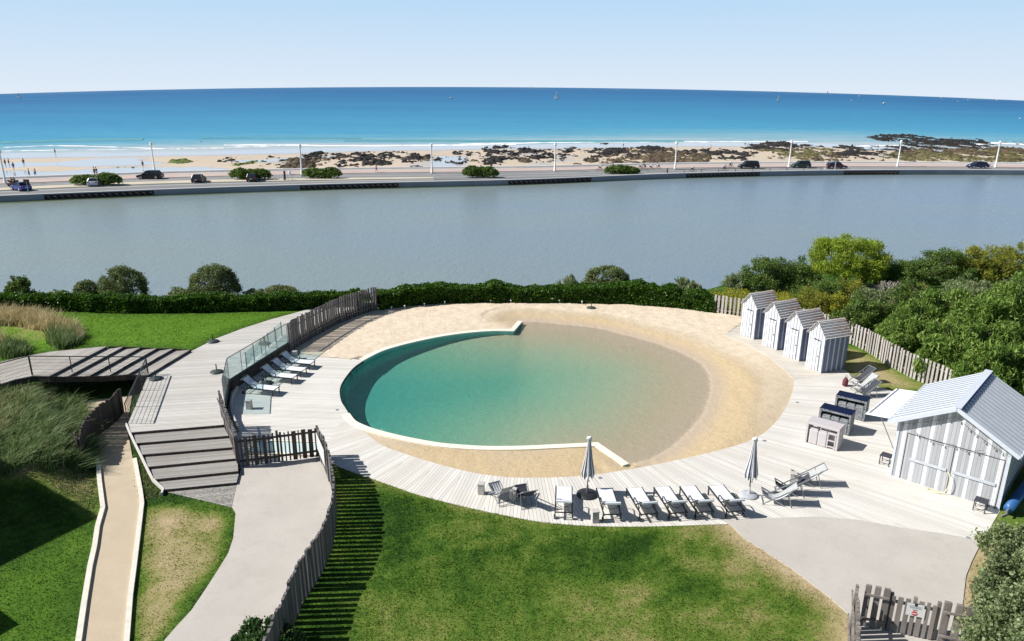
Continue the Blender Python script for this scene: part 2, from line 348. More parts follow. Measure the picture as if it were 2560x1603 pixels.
# lawn grass colour (shared look for sheet and blades)
def grassmat(name, blade=False):
    k = N(name); p = k.pos('World'); lush = k.attr('lush'); dry = k.attr('dry') if not blade else k.n('Attribute', attribute_name='dry').outputs['Fac']
    a = k.noise(p, .28, 4, .6); b = k.noise(p, 2.2, 5, .7); c = k.noise(p, 26, 3, .7)
    f = k.math('ADD', k.math('ADD', k.math('MULTIPLY', a, .5), k.math('MULTIPLY', b, .32)), k.math('MULTIPLY', c, .18))
    f = k.math('ADD', f, k.math('MULTIPLY', k.math('SUBTRACT', dry, .35), .55))
    if blade:
        f = k.math('ADD', f, k.math('MULTIPLY', k.math('SUBTRACT', k.n('NewGeometry').outputs['Random Per Island'], .5), .16))
    col = k.ramp(f, [(.33, (.024, .066, .008)), (.42, (.062, .13, .014)), (.51, (.125, .185, .03)), (.60, (.24, .235, .08)), (.78, (.44, .35, .21))])
    col = k.mix(k.math('MULTIPLY', lush, k.rng(f, .5, .66, .62, .1)), col, k.mix(b, (.075, .21, .008), (.20, .35, .03)))
    if not blade: k.bump(k.math('ADD', b, c), .6, .05)
    k.fin(col, .8, .12)
    if blade:
        tr = k.n('BsdfTranslucent'); k.l(col, tr.inputs[0]); ms = k.n('MixShader'); ms.inputs[0].default_value = .3
        k.l(k.b.outputs[0], ms.inputs[1]); k.l(tr.outputs[0], ms.inputs[2]); k.l(ms.outputs[0], k.out.inputs[0])
    return k.m
M_grass = grassmat('lawn_grass'); M_blade = grassmat('grass_blades', True)
def lushness(X, Y):
    a = smooth(-1, 1.5, sdist(X, Y, UPLAWN))*(X < -5); b = .55*smooth(-1, 1.5, sdist(X, Y, xy(PS([(-300,1300),(0,1420),(245,1270),(235,1380),(205,1620),(-300,1700)]))))
    return np.clip(np.maximum(a, b), 0, 1)
def dryness(X, Y):
    d = .1+(.30*smooth(.42, .72, fbm(X*.3+4, Y*.4, 3, 41))+.16*smooth(.4, .75, fbm(X*1.8, Y*2.2, 4, 43)))*smooth(32, 24, Y)*(X > -9)
    d = np.maximum(d, .95*np.exp(-np.maximum(0, -sdist(X, Y, PATHR))/1.3))
    d = np.maximum(d, (.45+.5*fbm(X*1.3, Y*1.3, 3, 44))*smooth(-.3, .9, sdist(X, Y, xy(PS([(340,1262),(430,1250),(585,1285),(583,1347),(549,1419),(478,1527),(400,1620),(305,1640),(330,1420)])))))
    d = np.maximum(d, .75*smooth(-1.6, 1, sdist(X, Y, xy(PS([(2127,875),(2330,975),(2180,960),(2114,920)])))))
    d = np.maximum(d, (.25+.6*fbm(X*1.2, Y*1.2, 3, 46))*smooth(-1, 1, sdist(X, Y, xy(PS([(0,790),(160,800),(150,850),(0,870),(-300,860)], UZ)))))
    d = np.maximum(d, .35*smooth(-3, 2, sdist(X, Y, xy(PS([(900,1500),(1250,1420),(1500,1480),(1900,1500),(2000,1603),(2000,1700),(850,1700)])))))
    d = np.maximum(d, .42*np.exp(-np.maximum(0, -sdist(X, Y, RING))/.8))
    d = np.maximum(d, .95*smooth(-1, .5, sdist(X, Y, MOUND))); d = np.maximum(d, (.3+.6*fbm(X*1.5, Y*1.5, 3, 45))*smooth(-.5, .5, sdist(X, Y, xy(PS([(-100,1160),(225,1130),(250,1200),(255,1275),(235,1300),(120,1230),(-100,1240)])))))
    d = np.maximum(d, .9*smooth(0, 3, Y-(bank(X)-4)))
    d = d-.13*smooth(-2, 2, sdist(X, Y, UPLAWN))*(X < -5)*(d < .4)
    return np.clip(d, 0, 1)
def height_sheet(name, x0, x1, y0, y1, step, fz, mat, mask=None, attrs={}, smooth_=True):
    xs = np.arange(x0, x1+step/2, step); ys = np.arange(y0, y1+step/2, step); X, Y = np.meshgrid(xs, ys); Z = fz(X, Y)
    nx = len(xs); I = np.arange(X.size).reshape(X.shape); F = np.stack([I[:-1, :-1], I[:-1, 1:], I[1:, 1:], I[1:, :-1]], -1).reshape(-1, 4)
    V = np.stack([X, Y, Z], -1).reshape(-1, 3)
    if mask is not None:
        mk = mask(X, Y).ravel(); F = F[mk[F].any(1)]
        used = np.unique(F); re = np.full(len(V), -1); re[used] = np.arange(len(used)); V = V[used]; F = re[F]
    me = np_mesh(name, V, F)
    for a, fn in attrs.items(): set_attr(me, a, fn(V[:, 0], V[:, 1]))
    o = link_mesh(name, me, mat, None, smooth_); o['kind'] = 'structure'; return o
height_sheet('ground', -75, 90, -22, 76, .4, land, M_grass, attrs={'dry': dryness, 'lush': lushness})
# ------------------------------------------------------------------ sand and pool
def pool_depth(X, Y):
    sh = np.array(xy(pshore)); ds = ldist(X, Y, xy(pshore)); ins = sdist(X, Y, POOL)
    dep = np.where(ins > 0, .02+.95*smooth(0, 17.5, ds), -.02-.12*np.clip(ds/2.5, 0, 1)); return dep, ins, ds
def sandz(X, Y):
    dep, ins, ds = pool_depth(X, Y); n = (fbm(X*1.1, Y*1.1, 4, 3)-.5)
    dry = .0+.05*n+.02
    back = smooth(48, 54, Y)*.12*(fbm(X*.5, Y*.5, 3, 9))
    nearwall = np.minimum(ldist(X, Y, xy(pw_top)), ldist(X, Y, xy(pw_near)))
    out = np.where((ds < 3.0) & (nearwall > ds*.8), WZ+.02+(dry-WZ-.02)*smooth(0, 2.6, ds)+n*.03*smooth(.3, 1.5, ds), dry+back-.06*smooth(1., 0, nearwall))
    edge = ldist(X, Y, so); out = np.minimum(out, out*smooth(0, .8, edge)+(-.015)*(1-smooth(0, .8, edge)))
    out = np.where(ldist(X, Y, xy(pw_deck)) < .7, np.minimum(out, -.35), out)
    return np.where(ins > -.12, np.where(ins > 0, WZ-dep, np.where(nearwall < .4, -.6, WZ-dep)), out)
k = N('sand'); p = k.pos('World'); sp = k.n('SeparateXYZ'); k.l(p, sp.inputs[0])
n1 = k.rng(k.noise(p, 1.7, 5, .62), .25, .75); n2 = k.noise(p, 9, 4, .7); n3 = k.noise(k.mapv(p, (1, 2.5, 1), .5), 5, 3, .8); wet = k.attr('wet'); gold = k.attr('gold')
c = k.mix(n1, (.56, .46, .34), (.75, .65, .52)); c = k.mix(gold, c, k.mix(n2, (.37, .29, .18), (.54, .44, .30)))
c = k.mix(k.rng(k.math('MULTIPLY', n3, gold), .42, .56, 0, .45), c, (.68, .5, .27))
c = k.mix(wet, c, (.46, .375, .29))
k.bump(k.math('ADD', n1, k.math('ADD', k.math('MULTIPLY', n2, .5), k.math('MULTIPLY', n3, .3))), .55, .06)
M_sand = k.fin(c, .9, .1)
def wet_a(X, Y):
    dep, ins, ds = pool_depth(X, Y); nw = np.minimum(ldist(X, Y, xy(pw_top)), ldist(X, Y, xy(pw_near))); 
    return np.clip(np.where(ins > 0, 1.0, (nw > .4)*(1-smooth(.2, 1.3, ds))*.85), 0, 1)
def gold_a(X, Y):
    return np.clip(.95*smooth(36, 29, Y)+.85*smooth(3.4, 1.2, np.where(sdist(X, Y, POOL) > 0, 9, ldist(X, Y, xy(pshore))))+.5*smooth(10, 14, X)*smooth(46, 38, Y)+.35*fbm(X*.3, Y*.3, 3, 2)-.1, 0, 1)*smooth(-.1, .1, -sdist(X, Y, POOL))
sb = np.array(SAND); 
height_sheet('sand', sb[:, 0].min()-.2, sb[:, 0].max()+.2, sb[:, 1].min()-.2, sb[:, 1].max()+.2, .16, sandz, M_sand,
    mask=lambda X, Y: (sdist(X, Y, SAND) > 0) | (sdist(X, Y, POOL) > -.05), attrs={'wet': wet_a, 'gold': gold_a})
# water
k = N('pool_water'); p = k.pos('World'); d = k.attr('depth')
w1 = k.noise(k.mapv(p, (1, 1.6, 1), .3), 5.5, 4, .6, .6); w2 = k.noise(p, 17, 3, .6, .8)
hgt = k.math('ADD', k.math('MULTIPLY', w1, .6), k.math('MULTIPLY', w2, .5)); bp = k.n('Bump'); bp.inputs['Strength'].default_value = .9; bp.inputs['Distance'].default_value = .06; k.l(hgt, bp.inputs['Height'])
tint = k.ramp(d, [(0, (.97, .96, .95)), (.1, (.88, .92, .86)), (.35, (.70, .93, .86)), (.7, (.47, .88, .83)), (1., (.28, .80, .83))])
tr = k.n('BsdfTransparent'); k.l(tint, tr.inputs[0])
df = k.n('BsdfDiffuse'); k.l(k.mix(d, (.50, .46, .36), (.14, .46, .38)), df.inputs[0]); k.l(bp.outputs[0], df.inputs['Normal'])
body = k.n('MixShader'); k.l(k.math('ADD', k.math('MULTIPLY', d, .02), k.math('MULTIPLY', k.math('MAXIMUM', k.math('SUBTRACT', w2, .5), 0.), 1.1)), body.inputs[0]); k.l(tr.outputs[0], body.inputs[1]); k.l(df.outputs[0], body.inputs[2])  # pale diffuse flecks on ripple noise, surface sparkle put into the colour
gl = k.n('BsdfGlossy'); gl.inputs['Roughness'].default_value = .06; k.l(bp.outputs[0], gl.inputs['Normal']); gl.inputs[0].default_value = (.8, .85, .9, 1)
ms = k.n('MixShader'); k.l(k.fres(.02, bp.outputs[0]), ms.inputs[0]); k.l(body.outputs[0], ms.inputs[1]); k.l(gl.outputs[0], ms.inputs[2]); k.l(ms.outputs[0], k.out.inputs[0])
M_poolw = k.m
o = height_sheet('pool_water', -12, 16, 26, 58, .3, lambda X, Y: WZ+0*X, M_poolw, mask=lambda X, Y: sdist(X, Y, POOL) > -.05, attrs={'depth': lambda X, Y: np.clip(pool_depth(X, Y)[0]/.97, 0, 1)**.8})
# coping walls
M_cop = simple('pale_coping', (.78, .74, .62), .7, .2, var=.12, sc=3, bump=.1); M_liner = simple('pool_liner', (.16, .50, .44), .6, .2, var=.2, sc=2)
def wall_strip(name, line, w_out, top, bot, mats, cap_h=.06, flip=1, kind='structure'):
    line = [Vector((p[0], p[1], 0)) for p in line]; n = len(line); nrm = []
    for i in range(n):
        d = (line[min(i+1, n-1)]-line[max(i-1, 0)]).normalized(); nrm.append(Vector((d.y, -d.x, 0))*flip)
    m = MB()
    for i in range(n-1):
        a, b = line[i], line[i+1]; ao, bo = a+nrm[i]*w_out, b+nrm[i+1]*w_out; ai, bi = a-nrm[i]*.04, b-nrm[i+1]*.04
        m.mi = 0; m.prism([(ai.x, ai.y), (bi.x, bi.y), (bo.x, bo.y), (ao.x, ao.y)], top-cap_h, top)
        m.mi = 1; m.prism([(a.x, a.y), (b.x, b.y), (bo.x*.9+b.x*.1, bo.y*.9+b.y*.1), (ao.x*.9+a.x*.1, ao.y*.9+a.y*.1)], bot, top-cap_h)
    o = m.build(name, mats)
    if kind: o['kind'] = kind
    return o
def outward(line):
    a = Vector(line[0][:2]); b = Vector(line[1][:2]); d = (b-a).normalized(); mid = (a+b)/2+Vector((d.y, -d.x))*.1
    return 1 if sdist(np.array([mid.x]), np.array([mid.y]), POOL)[0] < 0 else -1
cop = empty('pool_coping', P(909, 901), 0, 'pale curved stone coping wall along the left side of the round pool', 'pool edge')
for ln, wd in ((pw_top[1:], .34), (pw_near[:-1], .34), ([pw_top[1], pw_top[0]], .3), ([pw_near[-2], pw_near[-1]], .3)):
    o = wall_strip('coping', ln, wd, .03 if wd > .3 else .034, -1.9, [M_cop, M_liner], .06, outward(ln) if wd > .3 else (outward(ln)), None); o.matrix_world = Matrix.Identity(4)
    o.parent = cop; o.matrix_parent_inverse = Matrix.Translation(cop.location).inverted()
o = wall_strip('gutter_wall', pw_deck, .25, -.06, -1.9, [simple('dark_gutter', (.03, .035, .04), .5), M_liner], .08, outward(pw_deck), None); o.parent = cop; o.matrix_parent_inverse = Matrix.Translation(cop.location).inverted()
# ------------------------------------------------------------------ decks, paths
W_pale = ((.54, .52, .48), (.76, .735, .685)); W_grey = ((.40, .38, .36), (.60, .57, .54))
M_bA = boards('terrace_boards', *W_pale, ang=R(-4), worn=(.74, .72, .68), streak=.45)
M_bR = boards('ring_boards', *W_pale, mode='fan', center=(PC.x, PC.y), sector=R(7.5), worn=(.60, .55, .48), streak=.5, gap=.07, gapc=.38)
M_bH = boards('hut_deck_boards', (.52, .48, .41), (.68, .63, .55), ang=R(-4), worn=(.5, .47, .42))
aS = (P(559,1062,UZ)-P(328.5,1081,UZ)); angS = math.atan2(aS.y, aS.x)
M_bU = boards('upper_deck_boards', (.40, .385, .36), (.64, .62, .58), ang=angS-R(3), worn=(.5, .46, .42), streak=.6)
M_bS = boards('step_boards', (.22, .21, .20), (.42, .40, .37), ang=angS, wd=.1, gap=.12, worn=(.3, .27, .24), streak=.7)
aB = (P(266,866,BR_Z)-P(123,940,BR_Z)); angB = math.atan2(aB.y, aB.x)
M_bB = boards('bridge_boards', (.26, .245, .22), (.48, .45, .41), ang=angB, wd=.12, worn=(.28, .26, .23), streak=.7)
M_dark = boards('weathered_dark_wood_step_shade', (.035, .03, .028), (.10, .085, .075), mode='vert', axis=2, wd=.15, gap=.12)
slab('lower_terrace', TERR, 0, .14, M_bA); slab('pool_deck', RING, 0, .14, M_bR); slab('hut_deck', HUTD, .004, .14, M_bH)
k = N('exposed_concrete'); p = k.pos('World'); v = k.noise(p, 22, 3, .95); b = k.noise(p, .5, 5, .65)
st_ = k.rng(k.noise(k.mapv(p, (1, 1, 1)), 1.6, 6, .75), .52, .72, 0, .35); k.bump(v, .3, .015); M_conc = k.fin(k.mix(st_, k.mix(k.math('ADD', k.math('MULTIPLY', v, .55), k.math('MULTIPLY', b, .45)), (.30, .28, .25), (.64, .60, .55)), (.34, .31, .27)), .85, .15)
slab('concrete_path', PATHL, .012, .1, M_conc); slab('concrete_path', PATHR, .012, .1, M_conc)
k = N('sandy_path'); p = k.pos('World'); v = k.noise(p, 25, 3, .8); b = k.noise(p, 1.2, 4, .6); k.bump(k.math('ADD', v, b), .4, .02)
M_spath = k.fin(k.mix(k.math('ADD', k.math('MULTIPLY', v, .5), k.math('MULTIPLY', b, .5)), (.38, .31, .22), (.60, .51, .38)), .9, .1)
slab('sandy_path', PATHS, .016, .1, M_spath)
M_kerb = simple('white_edging', (.66, .63, .55), .8, .2, var=.2, sc=4)
def edging(line, wd, h, side, label):
    line = [Vector((p.x, p.y, 0)) for p in PS(line)]; m = MB()
    for a, b in zip(line[:-1], line[1:]):
        d = (b-a).normalized(); s_ = Vector((d.y, -d.x, 0))*side*wd/2; m.beam(a+s_+Vector((0, 0, h/2-.05)), b+s_+Vector((0, 0, h/2-.05)), wd, h+.1)
    o = m.build('path_edging', M_kerb); tag(o, label, 'edging')
edging(PATHS_L[2:], .17, .11, 1, 'white timber edging along the left side of the sandy path'); edging(PATHS_R[3:], .16, .08, -1, 'white timber edging along the right side of the sandy path')
# upper deck with retaining fascia
o = slab('upper_deck', UPDECK, UZ, .16, M_bU)
# treads of the big staircase
stair = empty('timber_staircase', P(450, 1150), 0, 'wide grey timber staircase going down from the upper deck to the path', 'stairs')
def keep_world(o, par): o.parent = par; o.matrix_parent_inverse = (Matrix.Translation(par.location) @ Matrix.Rotation(par.rotation_euler.z, 4, 'Z')).inverted(); return o
for i in range(1, 7):
    z = UZ-SR*i; (l0, r0) = r_top[i]; a, b = P(*l0, z+SR), P(*r0, z+SR)
    if i < 6: l1, r1 = r_top[i+1]; c_, d_ = P(*r1, z), P(*l1, z)
    else: c_, d_ = P(579, 1268, z), P(405, 1236, z)
    m = MB(); n_ = (a-b).cross(Vector((0, 0, 1))).normalized()*-.04
    # board top
    aa, bb = a-n_*0, b-n_*0
    poly = [(aa.x, aa.y), (bb.x, bb.y), (c_.x, c_.y), (d_.x, d_.y)] if i < 6 else [(aa.x, aa.y), (bb.x, bb.y), (c_.x, c_.y)]
    cx = sum(q[0] for q in poly)/len(poly); cy = sum(q[1] for q in poly)/len(poly)
    back = (Vector((cx, cy, 0))-Vector(((a.x+b.x)/2, (a.y+b.y)/2, 0))).normalized()
    if i < 6:
        poly = [(aa.x+back.x*.07, aa.y+back.y*.07), (bb.x+back.x*.07, bb.y+back.y*.07), (c_.x+back.x*.02, c_.y+back.y*.02), (d_.x+back.x*.02, d_.y+back.y*.02)]
    m.prism(poly, z-.02, z)
    keep_world(m.build('tread', M_bS), stair)
    m = MB(); m.prism([(q[0]-back.x*.09*(j < 2), q[1]-back.y*.09*(j < 2)) for j, q in enumerate(poly)], -.06 if i < 6 else -.08, z-.024); keep_world(m.build('shade_underlay', M_dark), stair)  # added near-black underlay seen in the slot, thickens the step's shade band
    hh_ = SR-.005; m = MB(); m.beam(a+Vector((0, 0, -.012-hh_/2))+back*.03, b+Vector((0, 0, -.012-hh_/2))+back*.03, .03, hh_); keep_world(m.build('riser', M_dark), stair)  # near-black riser puts the step front's shade into its colour
M_str = simple('bleached_stringer', (.62, .6, .56), .7, .2, var=.15)
m = MB(); pts = [P(316,1062,UZ-.02)]+[P(r_top[i][0][0]-4, r_top[i][0][1]+2, UZ-SR*(i-1)-.06) for i in range(1, 7)]+[P(404,1236,.06)]
for a, b in zip(pts[:-1], pts[1:]): m.beam(a, b, .07, .16)
keep_world(m.build('stringer', M_str), stair)
m = MB(); pts2 = [Vector((p.x+.1, p.y, p.z)) for p in pts]
for a, b in zip(pts2[:-1], pts2[1:]): m._add([a, b, (b.x, b.y, -.05), (a.x, a.y, -.05)], [(0, 1, 2, 3)])
keep_world(m.build('side_panel', M_dark), stair)
m = MB(); pts = [P(r_top[i][1][0]+1, r_top[i][1][1], UZ-SR*(i-1)-.1) for i in range(1, 7)]
for a, b in zip(pts[:-1], pts[1:]): m._add([a, b, (b.x, b.y, -.05), (a.x, a.y, -.05)], [(0, 1, 2, 3)])
keep_world(m.build('side_panel', M_dark), stair)
# retaining walls under the upper deck edges
def fascia(name, pts, z0, z1, label, th=.06):
    m = MB()
    for a, b in zip(pts[:-1], pts[1:]): m.beam((a[0], a[1], (z0+z1)/2), (b[0], b[1], (z0+z1)/2), th, z1-z0)
    return tag(m.build(name, M_dark), label, 'wall')
ud = UPD3
fascia('retaining_wall', [p for p in ud[4:14]], -.1, UZ-.17, 'dark timber retaining wall under the upper deck behind the left sun loungers')
fascia('retaining_wall', [ud[1], ud[2]], -.1, UZ-.17, 'dark timber wall under the left edge of the upper deck beside the sandy path')
# bridge boardwalk with steps
br = empty('boardwalk_bridge', P(200, 900, BR_Z), 0, 'grey timber boardwalk bridge with diagonal steps over the sandy path', 'bridge')
for i in range(6):
    z = BR_Z-.15*i; top_, bot_ = br_r[i]; a, b = P(*top_, z), P(*bot_, z)
    if i == 0: prev = [P(-60,1000,z), P(-90,925,z), P(64,890.7,z), P(128,879,z)]; poly = [a, b, P(84,939,z), P(39,948,z), P(0,960,z)]+prev
    else:
        t0, b0 = br_r[i-1]; c_, d_ = P(*t0, z+.15), P(*b0, z+.15); n_ = Vector((-(a-b).y, (a-b).x, 0)).normalized(); n_ = n_ if n_.x < 0 else -n_
        poly = [a, b, d_+n_*.1, c_+n_*.1]
    m = MB(); m.prism(xy(poly), z-.05, z); keep_world(m.build('tread', M_bB), br)
    m = MB(); n_ = Vector((-(a-b).y, (a-b).x, 0)).normalized(); n_ = n_ if n_.x < 0 else -n_
    m.beam(a+n_*.04+Vector((0, 0, -.05-.05)), b+n_*.04+Vector((0, 0, -.05-.05)), .03, .1); keep_world(m.build('riser', M_dark), br)
m = MB(); fr_ = [P(-60,1000,BR_Z), P(0,960,BR_Z), P(39,948,BR_Z), P(84,939,BR_Z)]+[P(*br_r[i][1], BR_Z-.15*i) for i in range(6)]
for i, (a, b) in enumerate(zip(fr_[:-1], fr_[1:])): m.beam(a+Vector((0, .05, -.21)), b+Vector((0, .05, -.21)), .07, .3)
keep_world(m.build('front_beam', M_dark), br)
m = MB()
bk = [P(-90,925,BR_Z), P(64,890.7,BR_Z), P(128,879,BR_Z)]+[P(*br_r[i][0], BR_Z-.15*i) for i in range(6)]
for a, b in zip(bk[:-1], bk[1:]): m.beam(a+Vector((0, .03, -.5)), b+Vector((0, .03, -.5)), .05, .98)
keep_world(m.build('back_wall', M_dark), br)
# revetment beside the path, and dark closing wall at the far end of the underpass
def picket_wall(name, pts, h, wd, gap, th, mat, label, cat, var=.06, rails=True, lean=.01, jitter=.1, rail_side=1, z0f=None, group=None, cyl=False):
    base = pts[0]; e = empty(name, base, 0, label, cat, group); m = MB(); L_ = [Vector(p) for p in pts]; acc = 0; seg = [(a, b, (b-a).length) for a, b in zip(L_[:-1], L_[1:])]
    tot = sum(s_[2] for s_ in seg); t = wd/2; rnd = random.Random(int(abs(base[0]*100)))
    def at(t):
        for a, b, l in seg:
            if t <= l: return a.lerp(b, t/l), (b-a).normalized()
            t -= l
        return L_[-1], (L_[-1]-L_[-2]).normalized()
    while t < tot-wd/3:
        p_, d_ = at(t); hh = h(t/tot) if callable(h) else h; hh += rnd.uniform(-var, var); d2 = Vector((d_.x, d_.y, 0)).normalized(); nn = Vector((d2.y, -d2.x, 0))
        w_ = wd*rnd.uniform(1-jitter, 1+jitter); off = nn*rnd.uniform(-.02, .02); tl = Vector((rnd.uniform(-lean, lean), rnd.uniform(-lean, lean), 0))
        a = p_+off-base; m.beam(a-Vector((0, 0, .05)), a+tl+Vector((0, 0, hh)), th, w_, up=d2)
        t += w_+gap*rnd.uniform(.6, 1.4)
    m.build('picket_row', mat, e)
    if rails:
        for f in (.22, .8):
            r_ = MB(); q = 0; prev = None
            while q < tot+.3:
                p_, d_ = at(min(q, tot-.01)); d2 = Vector((d_.x, d_.y, 0)).normalized(); nn = Vector((d2.y, -d2.x, 0)); hh = h(min(q/tot, 1)) if callable(h) else h
                c_ = p_+nn*rail_side*(th/2+.05)-base+Vector((0, 0, hh*f))
                if prev is not None: r_.beam(prev, c_, .05, .07)
                prev = c_; q += .8
            r_.build('rail', mat, e)
    return e
M_pick = boards('silvered_posts', (.05, .046, .046), (.18, .17, .168), mode='vert', axis=2, wd=.11, gap=.0, coord='World', streak=.8)
M_pickp = boards('pale_posts', (.30, .275, .26), (.52, .48, .45), mode='vert', axis=2, wd=.13, gap=.0, coord='World', streak=.5)
picket_wall('plank_revetment', PS([(196,1150),(208,1165),(222,1118),(250,1085),(290,1055),(310,1030)]), lambda t: 1.35, .16, .01, .07, M_dark, 'dark curved plank wall holding the dune beside the sandy path', 'wall', rails=False)
# fences
picket_wall('picket_fence', PS([(724,881),(747,866),(792,839),(844,811),(895,791),(947,775)]), lambda t: 1.95-.12*t, .13, .10, .06, M_pick, 'tall weathered picket fence between the raised walkway and the back of the sand', 'fence', var=.05)
picket_wall('picket_fence', PS([(799,1143),(812,1170),(826,1207),(836,1240),(840,1275),(837,1326),(828,1372),(811,1414),(793.5,1448),(772,1480),(754,1512),(736,1552),(718,1599),(690,1670),(650,1770)]), 1.52, .18, .085, .08, M_pick, 'long curved picket fence between the concrete path and the front lawn', 'fence', var=.05, lean=.03, rails=False)
picket_wall('picket_fence', PS([(1783,784),(1851,793),(1905,799),(1970,812),(2050,832),(2127,859),(2164,876),(2218,912),(2271,941),(2325,964),(2420,1010),(2514,1060),(2600,1110),(2800,1210)]), 1.42, .15, .125, .06, M_pickp, 'long pale picket fence running behind the beach huts and the shed below the trees', 'fence', var=.04, rail_side=-1, lean=.0)
# fence beside the big stairs, base on the terrace
bp_ = [Vector((q.x, q.y, 0)) for q in (P(546,977,1.93), P(562,1018,1.8), P(579,1058,1.62), P(592,1092,1.48))]
picket_wall('picket_fence', bp_, lambda t: 1.93-.45*t, .13, .06, .08, M_pick, 'dark picket fence climbing beside the wide staircase to the glass balustrade', 'fence', var=.04)
# ------------------------------------------------------------------ small built things near the pool
M_blk = simple('black_metal', (.025, .026, .03), .45, .4, var=.2); M_gry = simple('grey_metal', (.30, .32, .34), .4, .5, .4, var=.1)
M_fab = simple('white_mesh_fabric', (.70, .73, .76), .7, .25, var=.05, sc=30); M_fabd = simple('charcoal_fabric', (.05, .055, .065), .8, .2, var=.2, sc=20)
def slat_stripe(name, c1, c2, axis, per, frac, off=0., rough=.6, coord='Object'):
    k = N(name); sp = k.n('SeparateXYZ'); k.l(k.pos(coord), sp.inputs[0]); f = k.math('FRACT', k.math('ADD', k.math('DIVIDE', sp.outputs[axis], per), off+50))
    n = k.noise(k.pos(coord), 8, 4); m = k.math('LESS_THAN', f, frac)
    return k.fin(k.mix(k.math('MULTIPLY', n, .3), k.mix(m, c1, c2), (.3, .3, .3)), rough, .25)
M_strf = slat_stripe('striped_canvas', (.62, .63, .62), (.11, .13, .16), 1, .11, .42)
def lounger_proto():
    e = empty('sun_lounger', (0, 0, 0)); A = R(38); bx_, bz = 1.22+.78*math.cos(A), .36+.78*math.sin(A)
    m = MB(); n = 8; rows = []
    for i in range(n+1): rows.append([(1.24*i/n, y, .37-.012*math.sin(math.pi*i/n)) for y in (-.31, 0, .31)])
    rows.append([(1.24+.001, y, .37) for y in (-.31, 0, .31)]); m.grid(rows)
    o = m.build('seat', M_fab, e); s_ = o.modifiers.new('t', 'SOLIDIFY'); s_.thickness = .012
    m = MB(); rows = [[(1.24+.78*math.cos(A)*t+ .02*math.sin(math.pi*t), y, .37+.78*math.sin(A)*t-.02*math.sin(math.pi*t)) for y in (-.31, 0, .31)] for t in [j/6 for j in range(7)]]
    rows.append([(bx_+.05, y, bz-.01) for y in (-.31, 0, .31)]); rows.append([(bx_+.06, y, bz-.07) for y in (-.31, 0, .31)])
    m.grid(rows); o = m.build('backrest', M_fab, e); s_ = o.modifiers.new('t', 'SOLIDIFY'); s_.thickness = .012
    m = MB()
    for y in (-.33, .33):
        m.beam((-.02, y, .36), (1.95, y, .34), .04, .06); m.beam((1.24, y, .38), (bx_, y, bz), .035, .045)
        m.path([(.98, y, .36), (1.0, y, .55), (1.1, y, .6), (1.45, y, .57), (1.55, y, .5), (1.58, y, .36)], .022)
    m.beam((0, -.33, .36), (0, .33, .36), .03, .04); m.beam((1.9, -.33, .345), (1.9, .33, .345), .03, .04); m.beam((bx_, -.33, bz), (bx_, .33, bz), .025, .03)
    m.path([(1.62, -.28, .62), (1.68, -.2, .5), (1.7, 0, .45), (1.68, .2, .5), (1.62, .28, .62)], .012)
    m.tube((1.8, -.34, .08), (1.8, .34, .08), .012); m.beam((1.55, -.3, .34), (1.68, -.3, .66), .02, .02); m.beam((1.55, .3, .34), (1.68, .3, .66), .02, .02)
    m.build('frame', M_blk, e)
    for y in (-.33, .33):
        m = MB(); m.beam((.05, y, 0), (.05, y, .35), .045, .045, (1, 0, 0)); m.build('leg', M_blk, e)
        m = MB(); m.beam((1.8, y, .08), (1.72, y, .35), .04, .045, (1, 0, 0)); m.build('leg', M_blk, e)
        m = MB(); m.lathe([(.03, -.02), (.085, -.02), (.09, 0), (.085, .02), (.03, .02)], (1.8, y+(.03 if y > 0 else -.03), .09), 16, 'Y'); m.build('wheel', M_blk, e)
    return e
L0 = lounger_proto(); used = [False]
def place(proto, flag, loc, rz, label, cat, group):
    o = proto if not flag[0] else copy_tree(proto); flag[0] = True
    o.location = loc; o.rotation_euler = (0, 0, rz); o.scale = (.93,)*3 if 'deck chair' in cat else (1, 1, 1); o['label'] = label; o['category'] = cat; o['group'] = group; return o
near = [((1410,1216.7),(1408.6,1300),'sun lounger left of the dark parasol base on the front deck'), ((1510.8,1221),(1529.7,1305),'sun lounger just right of the dark parasol base, beside the short wooden block'),
        ((1585.4,1220.5),(1621.6,1304),'third sun lounger from the left in the front deck row'), ((1654,1218),(1695.6,1301.7),'fourth sun lounger from the left in the front deck row'),
        ((1719,1216),(1761,1298.5),'fifth sun lounger from the left in the front deck row'), ((1790,1214.8),(1838,1296.6),'sun lounger at the right end of the front row, nearest the pale parasol')]
for (f, h_, lb) in near:
    a = P(*f, .37); b = P(*h_, 0); d = Vector((b.x-a.x, b.y-a.y, 0)); place(L0, used, (a.x, a.y, 0), math.atan2(d.y, d.x), lb, 'sun lounger', 'white sun loungers on black frames')
for i, (f, lb) in enumerate([((781,906),'sun lounger farthest from the gate on the left terrace, beside a small block'), ((760,924),'second sun lounger from the far end on the left terrace'), ((737,941),'third sun lounger from the far end on the left terrace'), ((691,971),'left terrace sun lounger nearest the gate')]):
    a = P(*f, .37); place(L0, used, (a.x, a.y, 0), R(167), lb, 'sun lounger', 'white sun loungers on black frames')
